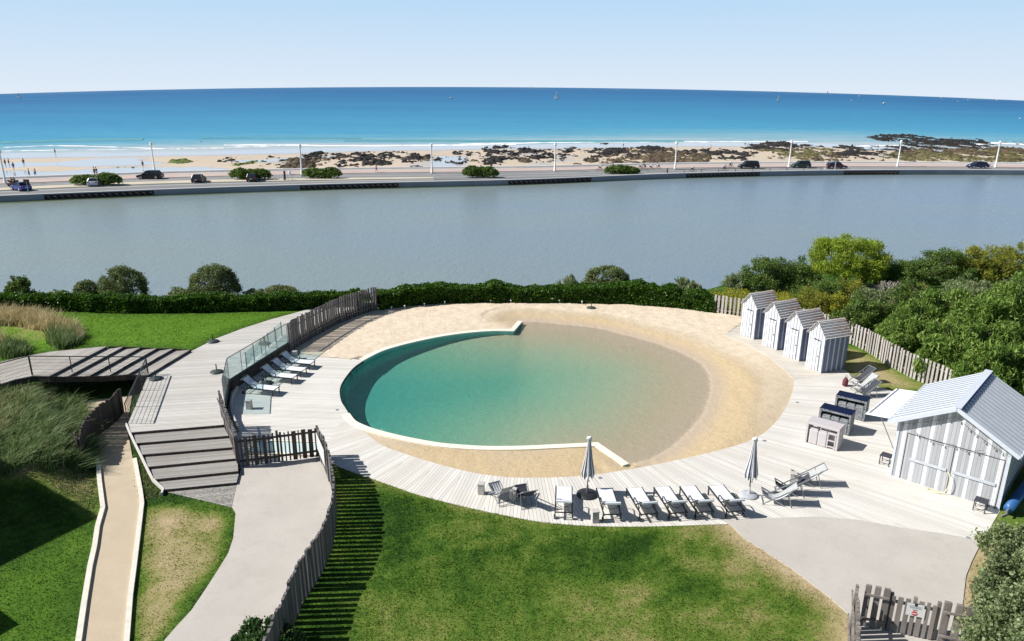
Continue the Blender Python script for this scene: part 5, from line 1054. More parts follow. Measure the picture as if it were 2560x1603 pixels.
# pale median between the two carriageways, fading out to the right
A_ = lerpl(Cr, Ct, .0); B_ = lerpl(Cr, Ct, .33); strip('median', A_[:22], B_[:22], RZ-.1, RZ+.1, M_med); strip('verge', A_[21:], lerpl(Cr, Ct, .55)[21:], RZ-.1, RZ+.05, M_asph)
mark('edge_line', Cr, Ct, .5, .3, RZ+.006, M_line, 6, 24)
# dark recessed bays with arches along the quay
M_rec = simple('dark_recess', (.03, .028, .03), .8, .1); M_tyre = simple('black_rubber', (.02, .02, .02), .7)
qy = [Vector((c.x, c.y-.55, 0)) for c in Ct]
def on_quay(px): 
    xs = [ (c.x/max(c.y, 1)) for c in qy]; t = P(px, np.interp(px, tx_, T_wt), RZ); r_ = t.x/t.y; i = int(np.clip(np.searchsorted(xs, r_)-1, 0, len(qy)-2)); f = (r_-xs[i])/(xs[i+1]-xs[i]); return qy[i].lerp(qy[i+1], f)
for x0, x1, lb in [(110,384,'leftmost'), (750,996,'second'), (1271,1478,'third'), (1716,1900,'fourth'), (2110,2248,'fifth')]:
    e = empty('quay_fender', on_quay((x0+x1)/2)+Vector((0, 0, LZ)), 0, f'{lb} dark stretch with small arches along the quay wall', 'fender', 'dark arched stretches of the quay wall'); o_ = e.location; m = MB(); n = 16; pts = [on_quay(x0+(x1-x0)*i/n) for i in range(n+1)]
    for a, b in zip(pts[:-1], pts[1:]): m.beam(Vector((a.x, a.y-.06, -1.72))-o_, Vector((b.x, b.y-.06, -1.72))-o_, .1, .75)
    m.build('panel', M_rec, e); m = MB(); tot = sum((b-a).length for a, b in zip(pts[:-1], pts[1:])); k_ = int(tot/1.0)
    for j in range(k_):
        f = (j+.5)/k_*n; c_ = pts[int(f)].lerp(pts[min(int(f)+1, n)], f-int(f)); m.path([Vector((c_.x+.4*math.cos(t), c_.y-.14, -1.95+.38*math.sin(t)))-o_ for t in np.linspace(0, math.pi, 8)], .05, 5)
    m.build('arches', simple('fender_grey', (.16, .15, .15), .6), e)
# lake
k = N('lake_water'); p = k.pos('World'); sp = k.n('SeparateXYZ'); k.l(p, sp.inputs[0]); big = k.noise(k.mapv(p, (.35, 1, 1)), .04, 4, .55)
c = k.mix(k.math('ADD', k.math('MULTIPLY', k.rng(sp.outputs[0], -60, 90), .7), k.math('MULTIPLY', k.rng(big, .3, .7), .45)), (.235, .28, .25), (.185, .25, .325))
w1 = k.noise(k.mapv(p, (1, .55, 1), R(-25)), 1.6, 4, .6, .3); w2 = k.noise(k.mapv(p, (1, .6, 1), R(15)), 5, 2, .5); k.bump(k.math('ADD', w1, k.math('MULTIPLY', w2, .4)), .6, .12)
M_lake = k.fin(c, .22, .5)
m = MB(); lk = [(-140, 45), (140, 45)]+[(c_.x, c_.y+.5) for c_ in Ct[::-1]]; m.prism(lk, LZ-.3, LZ); o = m.build('lake', M_lake); o['kind'] = 'structure'
o = strip('waterline_weed', [Vector((c.x, c.y-.5, 0)) for c in Ct], [Vector((c.x, c.y-1.5-1.8*max(0, 1-i/24)*(.6+.4*math.sin(i*2.)), 0)) for i, c in enumerate(Ct)], LZ-.1, LZ+.012, simple('green_weed', (.06, .09, .035), .7, var=.4, sc=.8))
# beach
shx = [-500, 0, 300, 600, 900, 1300, 1700, 2000, 2200, 2400, 2560, 3100]; shy = [404, 385, 381, 377, 367, 361, 356.5, 357, 366, 372, 370, 384]
bx = np.arange(-500, 3101, 20); sea_e = np.interp(bx, tx_, T_sea); 
sh_s = np.array(cr(list(zip(shx, shy)), 8)); sh_e = np.interp(bx, sh_s[:, 0], sh_s[:, 1])
Nn = np.array([P(x, y, RZ)[:2] for x, y in zip(bx, sea_e)]); Ff = np.array([P(x, y, SZ)[:2] for x, y in zip(bx, sh_e)]); 
def bz(X, Y):    # beach height
    a = X/np.maximum(Y, 1); an = Nn[:, 0]/Nn[:, 1]; af = Ff[:, 0]/Ff[:, 1]; y0 = np.interp(a, an, Nn[:, 1]); y1 = np.interp(a, af, Ff[:, 1]); t = (Y-y0)/(y1-y0)
    return -2.35+(SZ+2.35)*t-.0*t+.10*(fbm(X*.05, Y*.03, 3, 8)-.5)*np.clip(t*4, 0, 1)-np.where(t > 1, (t-1)*1.5, 0)
ts = np.concatenate([np.linspace(-.03, 1.05, 70), [1.2, 1.5, 2.]]); V = []; 
for t in ts:
    q = Nn+(Ff-Nn)*t; V.append(np.concatenate([q, bz(q[:, 0], q[:, 1])[:, None]], 1))
V = np.array(V); nr, nc = V.shape[:2]; I = np.arange(nr*nc).reshape(nr, nc); F = np.stack([I[:-1, :-1], I[:-1, 1:], I[1:, 1:], I[1:, :-1]], -1).reshape(-1, 4); V = V.reshape(-1, 3); me = np_mesh('beach', V, F)
BZm = -2.85
def wp(pts): return xy(PS(pts, BZm))
wets = [wp([(-300,412),(100,405),(240,395),(330,391),(375,393),(380,402),(420,410),(380,415),(250,419),(60,420),(-300,440)]), wp([(-300,440),(100,428),(260,424),(420,424),(560,428),(560,436),(200,446),(0,455),(-300,470)]), wp([(1060,432),(1075,400),(1090,388),(1150,392),(1170,400),(1148,418),(1145,432)]),
        wp([(540,408),(700,396),(860,390),(860,395),(740,402),(640,410)]), wp([(1450,415),(1600,412),(1900,404),(1900,412),(1600,420),(1450,424)]), wp([(2190,388),(2330,380),(2330,386),(2200,392)])]
wv = np.zeros(len(V)); jx = V[:, 0]+3*(fbm(V[:, 0]*.1, V[:, 1]*.06, 3, 1)-.5); jy = V[:, 1]+14*(fbm(V[:, 0]*.07, V[:, 1]*.05, 3, 2)-.5)
for wpoly in wets: wv = np.maximum(wv, smooth(-.6, .8, sdist(jx, jy, wpoly)))
tb_ = (np.repeat(ts, nc)); wv = np.maximum(wv, smooth(.70, .82, tb_+.05*(fbm(V[:, 0]*.05, V[:, 1]*.02, 2, 7)-.5))); set_attr(me, 'wet', wv)
k = N('beach_sand'); p = k.pos('World'); a_ = k.noise(k.mapv(p, (1, .5, 1)), .12, 5, .6); w_ = k.attr('wet'); pud = k.math('MULTIPLY', k.rng(k.noise(k.mapv(p, (.6, .35, 1)), .12, 3, .5), .56, .62), .6)
wt = k.math('MAXIMUM', w_, pud); c = k.mix(a_, (.44, .37, .29), (.58, .49, .39)); c = k.mix(wt, c, (.46, .45, .45)); k.set(k.b.inputs['Roughness'], k.rng(wt, 0, 1, .9, .12)); k.set(k.b.inputs['Specular IOR Level'], k.rng(wt, 0, 1, .1, .5)); k.set(k.b.inputs['Base Color'], c)
o = link_mesh('beach', me, k.m, None, True); o['kind'] = 'structure'
# rocky outcrops
def rockmat(name, d, m_, l_): 
    k = N(name); p = k.pos('World'); a = k.noise(p, .35, 5, .7); b_ = k.noise(p, 1.6, 4, .7); c = k.ramp(k.math('ADD', k.math('MULTIPLY', a, .6), k.math('MULTIPLY', b_, .4)), [(.36, d), (.52, m_), (.64, l_)]); k.bump(b_, 1., .5); return k.fin(c, .8, .25)
RK = dict(b=rockmat('black_rock', (.008, .008, .012), (.025, .023, .022), (.08, .065, .05)), n=rockmat('brown_rock', (.012, .012, .012), (.10, .075, .045), (.30, .22, .13)), g=rockmat('green_rock', (.04, .05, .03), (.12, .17, .03), (.24, .28, .06)), o=rockmat('olive_rock', (.015, .016, .012), (.12, .11, .045), (.32, .26, .14)))
def outcrop(cx, cy, hw, hh, kd, label, seed, dens=.5, hmax=.9, sea=False):
    z = SZ if sea else -2.85; s = scl(cx, cy, z); W_ = hw*s; y0, y1 = P(cx, cy+hh, z).y, P(cx, cy-hh, z).y; c = P(cx, cy, z); nx, ny = int(np.clip(W_*2/.3, 20, 150)), int(np.clip((y1-y0)/.45, 16, 110))
    U, Vv = np.meshgrid(np.linspace(-1, 1, nx), np.linspace(-1, 1, ny)); yy = (y0+y1)/2+Vv*(y1-y0)/2; X = c.x*yy/c.y+U*W_; Y = yy; r = U*U+Vv*Vv
    n = fbm(X*.30, Y*.10, 4, seed)*.6+fbm(X*1.3, Y*.42, 4, seed+9)*.4; h = (n-(.515-.30*(dens-.5))-.35*np.maximum(0, r-.55))*5.
    H_ = np.clip(h, 0, 1)**.6*hmax*(.6+.8*fbm(X*1.1, Y*.8, 3, seed+4)); bz_ = bz(X, Y) if not sea else np.full(X.shape, SZ)
    Z = bz_-.25+H_+.0; ok = h > .04; I = np.arange(X.size).reshape(X.shape); F = np.stack([I[:-1, :-1], I[:-1, 1:], I[1:, 1:], I[1:, :-1]], -1).reshape(-1, 4); F = F[ok.ravel()[F].sum(1) >= 2]
    if len(F) < 4: return
    V = np.stack([X, Y, Z], -1).reshape(-1, 3); u_ = np.unique(F); re = np.full(len(V), -1); re[u_] = np.arange(len(u_)); V = V[u_]; F = re[F]; o = link_mesh('rock_outcrop', np_mesh('rock_outcrop', V, F), RK[kd]); tag(o, label, 'rocks', 'rocky outcrops on the beach')
rocks = [(460,404,46,6,'g','bright green weed covered rock lying in the sand on the left of the beach',.62), (403,406,13,3,'b','small black rock in the shallow pool left of the green rock',.6), (312,421,26,3,'g','thin low weedy rock in the wet sand left of the second lamp post',.5),
 (640,412,70,9,'g','low green streaked rocks left of the long brown outcrop',.5), (735,413,75,14,'n','brown craggy outcrop behind the second roadside hedge',.62), (815,392,62,10,'b','dark outcrop crest above the brown craggy rocks',.62), (915,411,78,14,'b','broad black outcrop behind the walking person in red',.64), (975,390,100,12,'b','black flat outcrop toward the sea, left of the centre lamp post',.55), (1040,399,42,8,'n','brown edged rock just left of the centre lamp post',.6),
 (1040,421,22,3,'b','thin black rock at the foot of the sand left of the centre lamp post',.5), (1195,389,34,9,'b','compact black outcrop right of the centre lamp post',.66), (1270,377,72,13,'b','large jagged black outcrop near the surf, right of centre',.62), (1322,383,40,10,'b','black outcrop joined to the right of the large jagged one',.62), (1366,373,20,4,'b','small black rock near the surf by the fifth lamp post',.62), (1425,369,18,4,'b','pair of small black rocks in the wet sand by the surf',.5), (1500,361,20,4,'b','small black rock touching the surf line',.62),
 (1415,392,34,9,'b','black rocks just right of the lamp post above the round lake shrub',.55), (1180,406,30,3,'o','thin olive rock strip behind the centre roadside hedge',.5), (1245,413,30,5,'b','small dark rocks right of the centre roadside hedge',.55), (1335,405,55,8,'n','brown and green flat rocks near the promenade by the fifth lamp post',.52), (1430,415,32,6,'n','low brown rocks beside the promenade right of the fifth lamp post',.5),
 (1540,385,80,14,'b','black upper part of the large outcrop behind the cyclists',.6), (1620,375,60,10,'b','black jagged crest of the large outcrop near the surf',.62), (1560,405,100,13,'n','wide brown outcrop behind the group of cyclists',.7), (1700,398,95,16,'n','wide tan and brown outcrop behind the sixth lamp post',.72), (1740,383,70,9,'b','black crest above the wide tan outcrop',.62), (1830,399,48,8,'b','black tail of rocks right of the tan outcrop',.6),
 (1960,366,105,11,'b','long black outcrop at the surf left of the seventh lamp post',.68), (1902,386,30,4,'b','thin black rock alone on the open sand',.6), (2005,390,70,8,'o','olive flat rock around the foot of the seventh lamp post',.62), (2080,400,66,9,'n','brown flat rocks behind the dark green car',.62), (2140,385,60,9,'b','dark scattered rocks between the seventh and eighth lamp posts',.5), (2195,376,45,9,'b','dark rocks left of the eighth lamp post',.55),
 (2250,347,90,9,'b','thin black reef reaching out into the sea at the right',.55), (2370,362,115,15,'b','long dark reef sloping into the sea at the right',.66), (2300,393,95,15,'o','olive weedy rock shelf right of the eighth lamp post',.72), (2450,394,130,16,'o','wide green and tan rock shelf at the right edge',.76), (2470,378,110,11,'n','brown stony ridge above the green rock shelf',.7), (2535,357,40,5,'b','black rock breaking the surf at the far right',.5), (1460,378,18,4,'b','tiny black rock between the lamp post and the large outcrop',.5), (2120,362,26,4,'b','small black rock awash between the two right reefs',.5)]
for x0, y0, w0, h0, kd, wd_ in [(640,403,110,13,'b','left of the third lamp post'), (830,405,130,18,'n','between the third lamp post and the person in red'), (1000,396,120,15,'b','around the broad outcrops left of the centre lamp post'), (1190,395,130,20,'b','in the sand right of the centre lamp post'), (1390,392,140,20,'b','around the fifth lamp post'), (1600,390,150,22,'n','around the outcrops behind the cyclists'), (1790,388,110,18,'b','left of the seventh lamp post'), (1990,386,130,20,'o','around the seventh lamp post'), (2170,382,130,22,'b','around the eighth lamp post'), (2380,380,150,24,'n','between the eighth and ninth lamp posts')]:
    rocks.append((x0, y0, w0, h0, kd, 'scattered low rocks '+wd_, .40))
for i, (a, b, c_, d_, kd, lb, dn) in enumerate(rocks): outcrop(a, b, c_*1.08, d_*1.15, kd, lb, i*13+1, dn, .55+.35*(c_ > 50), sea=(a > 2150 and b < 365 or b < 362))
# sea
cols = np.arange(-900, 3461, 20.); hor = 217+.0065*(cols-1280); 
k_h = (np.abs(cols-1280)/1280); sag = 25*k_h**2+1.3
fr = np.concatenate([np.linspace(0, .02, 5), np.linspace(.03, 1, 60)]); ny = np.interp(cols, tx_, T_sea)-28; V = []; A1 = []
for f in fr:
    for x, h0, sg, n0 in zip(cols, hor, sag, ny): y = (h0+sg)*(1-f)+(n0)*f; q = P(x, y, SZ); V.append((q.x, q.y, q.z)); A1.append(f)
nr, nc = len(fr), len(cols); I = np.arange(nr*nc).reshape(nr, nc); F = np.stack([I[1:, :-1], I[1:, 1:], I[:-1, 1:], I[:-1, :-1]], -1).reshape(-1, 4)
me = np_mesh('sea', V, F); set_attr(me, 'near', A1)
k = N('sea_water'); p = k.pos('World'); nn_ = k.attr('near'); v = k.math('ADD', nn_, k.math('MULTIPLY', k.math('SUBTRACT', k.noise(k.mapv(p, (.3, 1, 1)), .008, 3, .5), .5), .28))
v = k.math('ADD', v, k.math('MULTIPLY', k.math('SUBTRACT', k.noise(k.mapv(p, (.12, 1, 1)), .06, 4, .6), .5), .2))
c = k.ramp(v, [(0., (.06, .17, .32)), (.03, (.018, .12, .29)), (.12, (.025, .155, .33)), (.35, (.04, .23, .41)), (.58, (.06, .29, .46)), (.69, (.11, .34, .46)), (.755, (.24, .41, .48)), (.81, (.42, .49, .52))])  # paler first stop puts a little horizon haze into the water colour
w1 = k.noise(k.mapv(p, (.35, 1, 1)), .35, 4, .6); k.bump(w1, .25, .4)
c = k.mix(1., c, k.ramp(k.noise(k.mapv(p, (.25, 1, 1)), .5, 3, .7), [(.35, (.80, .84, .88)), (.65, (1.08, 1.06, 1.04))]), 'MULTIPLY')
M_sea = k.fin(c, .45, .12); o = link_mesh('sea', me, M_sea); o['kind'] = 'structure'
# surf
M_foam = simple('white_foam', (.82, .84, .85), .8, .1, var=.08, sc=.5)
def ribbon(name, pts, th, mat, label, z=SZ+.05, seed=0, lift=0., brk=.5):
    pts = cr(pts, 40); X = np.array(pts); m = MB(); n = len(X); j = fbm(X[:, 0]*.03, X[:, 0]*0+seed, 3, seed); t2 = fbm(X[:, 0]*.05, X[:, 0]*0+seed+4, 3, seed+2)
    for i in range(n-1):
        if t2[i] < 1-brk-.15: continue
        def q(k_): y = X[k_, 1]+(j[k_]-.5)*1.5; h = th*np.clip((t2[k_]-(.85-brk))*2.2, .15, 1.3); return P(X[k_, 0], y+h/2, z), P(X[k_, 0], y-h/2, z)
        (a, b), (c_, d_) = q(i), q(i+1); up_ = Vector((0, 0, lift)); m._add([a, c_, d_+up_, b+up_, ((b+d_)/2+Vector((0, 1.2, 0)))], [(0, 1, 2, 3), (3, 2, 4)])
    o = m.build(name, mat); tag(o, label, 'surf', None, 'stuff')
ribbon('sea_foam', [(560,363),(700,363),(850,364.5),(1100,363.5),(1290,361)], 2.1, M_foam, 'white foam line along the beach left of centre', seed=1, brk=.8); ribbon('sea_foam', [(1150,360.5),(1400,356.5),(1700,355),(1850,354.5),(2020,354)], 1.9, M_foam, 'white foam line along the beach right of centre', seed=2, brk=.8)
ribbon('sea_foam', [(-60,372),(60,367),(130,364.5),(240,367),(420,372),(600,368),(700,366)], 1.8, M_foam, 'broken white foam left of the second lamp post', seed=3, brk=.55); ribbon('sea_foam', [(-60,380),(100,376),(300,374.5),(560,371)], 1.5, M_foam, 'thin foam edge washing up the left end of the beach', seed=4, brk=.6)
ribbon('sea_foam', [(2090,366),(2180,365),(2260,364)], 2., M_foam, 'short foam patch between the right hand reefs', seed=5, brk=.7); ribbon('sea_foam', [(2430,362),(2490,358),(2560,361),(2620,365)], 3, M_foam, 'foam around the rocks at the far right', seed=6, brk=.7)
M_wave = simple('green_wave', (.10, .34, .38), .3, .4, var=.2, sc=.3)
ribbon('breaking_wave', [(-60,359),(60,355.5),(180,352),(357,349)], 2.6, M_wave, 'low green wave about to break at the left', seed=7, lift=.35, brk=.9); ribbon('breaking_wave', [(860,352),(1060,352),(1300,353.5),(1500,354),(1710,354)], 2.4, M_wave, 'long low green wave near the middle of the beach', seed=8, lift=.3, brk=.9); ribbon('breaking_wave', [(500,346),(700,345),(900,347)], 1.6, M_wave, 'faint green swell left of centre', seed=9, lift=.25, brk=.7)
# ------------------------------------------------------------------ lamp posts
M_lampw = simple('white_lamp_paint', (.78, .78, .78), .5)
def lamp_proto(h=5.9):
    e = empty('street_lamp'); m = MB(); m.lathe([(.30, 0), (.32, .12), (.24, .3), (.22, 1.0), (.16, 1.15), (.13, h-.7), (.17, h-.6)], n=14); m.build('post', M_lampw, e, True)
    m = MB(); m.lathe([(.1, h-.62), (.34, h-.45), (.36, h-.38), (.12, h-.3)], n=14); m.build('bracket', M_lampw, e, True); m = MB(); m.ball((0, 0, h-.12), .27, n=12); m.build('globe', simple('lamp_globe', (.7, .7, .7), .3), e, True); return e
LP = lamp_proto(); fl_ = [False]
for x, y, w_ in [(14,459,'leftmost'), (387,431,'second from the left'), (755,437,'third from the left'), (1080,433.5,'fourth from the left'), (1387,428.5,'fifth from the left'), (1687.5,422.5,'fourth from the right'), (1972,418,'third from the right'), (2243.6,416.5,'second from the right'), (2488,419,'rightmost')]:
    place(LP, fl_, tuple(P(x, y, RZ+.1)), 0, f'white globe street lamp on the promenade, {w_}', 'street lamp', 'white street lamps along the promenade')
# road side hedges
for x0, x1, yb, yt, lb in [(184,296,466,436,'rounded dark shrub on the median behind the silver car'), (582,675,451,424,'dark shrub on the median behind the small dark car'), (761,850,448,424,'clipped dark shrub beside the third lamp post'), (1161,1242,446,417,'clipped dark shrub alone on the causeway at centre'), (1516,1594,436.5,416,'clipped dark shrub beside the group of cyclists')]:
    bush('roadside_shrub', (x0+x1)/2, yb-2, RZ, (x1-x0)*1.02, yb-yt, 'dark', lb, 'shrub', 'shrubs along the causeway', n=9000, leaf=.26, lump=.18, blobs=3, depth=3, trunk=False)
# ------------------------------------------------------------------ vehicles
M_win = simple('tinted_glass', (.02, .025, .03), .12, .6, var=.1); M_rim = simple('wheel_metal', (.5, .5, .52), .35, .5, .6); M_light = simple('headlight_glass', (.75, .75, .75), .15, .5); M_tail = simple('tail_light', (.45, .02, .02), .3)
def paint(name, c): return simple(name, c, .28, .6, .2, var=.05)
def car(px, py, rz, mat, label, L_=4.3, H_=1.5, boxy=.4):
    e = empty('car', P(px, py, RZ+.01), rz, label, 'car'); hl, hw = L_/2, .88; wb = L_*.30
    zb, zw = .28, .92 if boxy < .8 else 1.02
    lo = [(-hl, zb+.1), (-hl+.06, zw-.08), (-hl+.3, zw), (hl-1.05, zw-.02), (hl-.35, zw-.16), (hl, zb+.32), (hl-.05, zb), (-hl+.1, zb-.02)]
    def sect(prof, w_, tap): return prof
    m = MB(); n = len(lo); rows = []
    for y, s_ in ((-hw, .96), (-hw+.1, 1.), (0, 1.02), (hw-.1, 1.), (hw, .96)): rows.append([(x*s_ if abs(x) > hl-.4 else x, y, z if s_ >= 1 or z < zw-.1 else z-.05) for x, z in lo+[lo[0]]])
    m.grid(rows); m.poly(rows[0][:-1]); m.poly(rows[-1][:-1][::-1]); body = m.build('body', mat, e, False)
    rb, rf = -hl+.25+(.15 if boxy < .8 else 0), hl-1.15; tb_, tf = -hl+.45+(.35 if boxy < .8 else .0), hl-1.15-.75*(1 if boxy < .8 else .6)
    m = MB(); a = [(rb, -hw+.04, zw-.02), (rf, -hw+.04, zw-.02), (tf, -hw+.2, H_-.05), (tb_, -hw+.2, H_-.05)]; b = [(x, -y, z) for x, y, z in a]
    m._add(a+b, [(0, 1, 2, 3), (7, 6, 5, 4), (1, 5, 6, 2), (4, 0, 3, 7), (3, 2, 6, 7)]); m.build('windows', M_win, e)
    m = MB(); m.grid([[(tb_-.04, y, H_-.06+.05*(1-(y/hw)**2)), ((tb_+tf)/2, y, H_-.02+.05*(1-(y/hw)**2)), (tf+.04, y, H_-.06+.05*(1-(y/hw)**2))] for y in (-hw+.19, -.3, 0, .3, hw-.19)]); 
    for y in (-1, 1):
        m.beam((rf, y*(hw-.03), zw), (tf, y*(hw-.19), H_-.04), .05, .06); m.beam((rb, y*(hw-.03), zw), (tb_, y*(hw-.19), H_-.04), .07, .1); m.beam((-.15, y*(hw-.03), zw), (-.15, y*(hw-.19), H_-.04), .05, .09); m.beam((rf, y*(hw-.035), zw+.01), (rb, y*(hw-.035), zw+.01), .03, .04)
    m.build('roof', mat, e)
    for x in (-wb, wb):
        for y in (-hw+.02, hw-.02):
            m = MB(); m.lathe([(.2, -.1), (.31, -.1), (.335, -.05), (.335, .05), (.31, .1), (.2, .1)], (x, y, .335), 18, 'Y'); w_ = m.build('wheel', M_tyre, e, True); m = MB(); m.lathe([(.05, -.112), (.21, -.105), (.21, .105), (.05, .112)], (x, y, .335), 12, 'Y'); m.build('rim', M_rim, w_)
    for y in (-.6, .6): m = MB(); m.box((hl-.12, y, .66), (.14, .36, .15)); m.build('headlight', M_light, e); m = MB(); m.box((-hl+.06, y*1.1, .8), (.08, .26, .2)); m.build('tail_light', M_tail, e)
    m = MB(); m.box((rf-.15, -hw-.06, zw+.08), (.12, .16, .1)); m.box((rf-.15, hw+.06, zw+.08), (.12, .16, .1)); m.build('mirror', mat, e); m = MB(); m.box((-hl-.0, 0, .62), (.03, .5, .11)); m.build('number_plate', M_w, e); return e
cb, cs, ck_, cg, cm = paint('blue_paint', (.03, .06, .28)), paint('silver_paint', (.42, .46, .54)), paint('black_paint', (.012, .012, .016)), paint('dark_green_paint', (.02, .045, .04)), paint('maroon_paint', (.06, .012, .03)); cn = paint('navy_paint', (.015, .02, .08))
car(54,476,R(150),cb,'small blue car at the far left of the causeway beside a black road sign',3.6,1.45); car(241,464,R(100),cs,'silver hatchback seen from behind in front of the rounded median shrub',3.9,1.45); car(376.5,447,R(183),ck_,'large black estate car driving left past the second lamp post',4.7,1.6)
car(498,455.5,R(95),ck_,'small dark car seen from behind between the first two median shrubs',3.7,1.5); car(635,453,R(92),ck_,'small dark car in front of the second median shrub',3.7,1.5); car(1871,421.5,R(181),ck_,'black people carrier driving left, right of the cyclists',4.6,1.75,.9); car(2001.5,420,R(181),cg,'dark green car driving left under the seventh lamp post',4.2,1.65,.9); car(2090,422,R(0),cm,'dark maroon car passing behind the small white gantry',4.6,1.6); car(2443,420.5,R(180),cn,'dark blue car near the right edge of the causeway',4.6,1.5)
# ------------------------------------------------------------------ people and bicycles
def skinned(name, pts, edges, radii, root=0, sub=1):
    me = bpy.data.meshes.new(name+'_src'); me.from_pydata(pts, edges, []); o = bpy.data.objects.new(name+'_src', me); COL.objects.link(o); sk = o.modifiers.new('s', 'SKIN'); sk.branch_smoothing = .6
    if not me.skin_vertices: me.skin_vertices.new() if hasattr(me.skin_vertices, 'new') else None
    bpy.context.view_layer.objects.active = o
    if not me.skin_vertices:
        with bpy.context.temp_override(object=o, active_object=o): bpy.ops.mesh.customdata_skin_add()
    for v, r in zip(me.skin_vertices[0].data, radii): v.radius = (r, r) if not isinstance(r, tuple) else r
    me.skin_vertices[0].data[root].use_root = True; ss = o.modifiers.new('ss', 'SUBSURF'); ss.levels = ss.render_levels = sub
    dg = bpy.context.evaluated_depsgraph_get(); out = bpy.data.meshes.new_from_object(o.evaluated_get(dg)); out.name = name; bpy.data.objects.remove(o); bpy.data.meshes.remove(me); out.shade_smooth(); return out
def human(pose):
    # joints: pelvis chest neck head | shoulders elbows hands | hips knees feet toes
    J = dict(walk=[(0,0,.95),(0,0,1.22),(.01,0,1.45),(.02,0,1.52),(.03,0,1.66), (0,.18,1.40),(-.06,.22,1.13),(.04,.22,.88), (0,-.18,1.40),(.02,-.22,1.13),(.14,-.21,.92), (0,.09,.9),(.12,.1,.5),(.16,.1,.08),(.3,.1,.04), (0,-.09,.9),(-.02,-.1,.5),(-.24,-.1,.14),(-.12,-.1,.05)],
             stand=[(0,0,.95),(0,0,1.22),(0,0,1.45),(.01,0,1.52),(.02,0,1.66), (0,.18,1.40),(-.02,.24,1.13),(.03,.25,.88), (0,-.18,1.40),(-.02,-.24,1.13),(.03,-.25,.88), (0,.09,.9),(.02,.12,.5),(0,.13,.08),(.14,.15,.04), (0,-.09,.9),(.02,-.12,.5),(0,-.13,.08),(.14,-.15,.04)],
             ride=[(-.18,0,.98),(-.02,0,1.2),(.12,0,1.38),(.16,0,1.45),(.24,0,1.56), (.1,.18,1.33),(.25,.22,1.12),(.46,.2,1.03), (.1,-.18,1.33),(.25,-.22,1.12),(.46,-.2,1.03), (-.16,.09,.95),(.2,.1,.78),(.1,.1,.34),(.22,.1,.3), (-.16,-.09,.95),(.16,-.1,.62),(-.05,-.1,.22),(.08,-.1,.2)],
             sit=[(0,0,.75),(.02,0,1.0),(.05,0,1.22),(.06,0,1.3),(.1,0,1.44), (.03,.18,1.18),(.12,.26,.98),(.36,.22,.95), (.03,-.18,1.18),(.12,-.26,.98),(.36,-.22,.95), (0,.1,.72),(.38,.18,.72),(.32,.2,.32),(.45,.2,.28), (0,-.1,.72),(.38,-.18,.72),(.32,-.2,.32),(.45,-.2,.28)])[pose]
    E = [(0,1),(1,2),(2,3),(3,4),(2,5),(5,6),(6,7),(2,8),(8,9),(9,10),(0,11),(11,12),(12,13),(13,14),(0,15),(15,16),(16,17),(17,18)]
    Rr = [.13,.14,.09,.05,.10,.06,.042,.035,.06,.042,.035,.085,.06,.042,.04,.085,.06,.042,.04]
    body = skinned('body', J, E, Rr)
    sj = [J[i] for i in (0,1,2,5,6,8,9)]; shirt = skinned('shirt', sj, [(0,1),(1,2),(2,3),(3,4),(2,5),(5,6)], [.155,.165,.11,.08,.066,.08,.066])
    def mid(a, b, t): return tuple(J[a][i]*(1-t)+J[b][i]*t for i in range(3))
    shorts = skinned('shorts', [J[0], J[11], mid(11,12,.85), J[15], mid(15,16,.85)], [(0,1),(1,2),(0,3),(3,4)], [.15,.11,.085,.11,.085])
    m = MB(); h = Vector(J[4]); m.ball(h+Vector((-.02, 0, .03)), .108, 1, .92, 1, 8); me = bpy.data.meshes.new('hair'); me.from_pydata([tuple(v) for v in m.v], [], m.f); me.shade_smooth(); return body, shirt, shorts, me
HM = {}
CLO = dict(red=simple('red_cloth', (.4, .03, .05), .8), dark=simple('dark_cloth', (.03, .03, .045), .8), blue=simple('blue_cloth', (.05, .09, .35), .8), white=simple('white_cloth', (.7, .72, .74), .8), grey=simple('grey_cloth', (.25, .26, .28), .8), skin=simple('skin', (.42, .25, .17), .6), hair=simple('hair', (.04, .03, .02), .7))
def person(pose, loc, rz, top, bot, label, hat='hair', group=None, sc=1.0):
    if pose not in HM: HM[pose] = human(pose)
    b, s_, t_, h_ = HM[pose]; o = bpy.data.objects.new('person', b.copy()); COL.objects.link(o); o.data.materials.append(CLO['skin']); o.location = loc; o.rotation_euler = (0, 0, rz); o.scale = (sc,)*3; tag(o, label, 'person', group)
    for nm, me, mt in (('shirt', s_, top), ('shorts', t_, bot), ('hair' if hat == 'hair' else 'helmet', h_, hat)):
        if mt is None: continue
        me = me.copy(); c = bpy.data.objects.new(nm, me); COL.objects.link(c); me.materials.append(CLO[mt]); c.parent = o
    return o
GP = 'people on the beach'
bp = lambda x, y: (lambda q: (q.x, q.y, float(bz(np.array([q.x]), np.array([q.y]))[0])-.0))(P(x, y, -2.75))
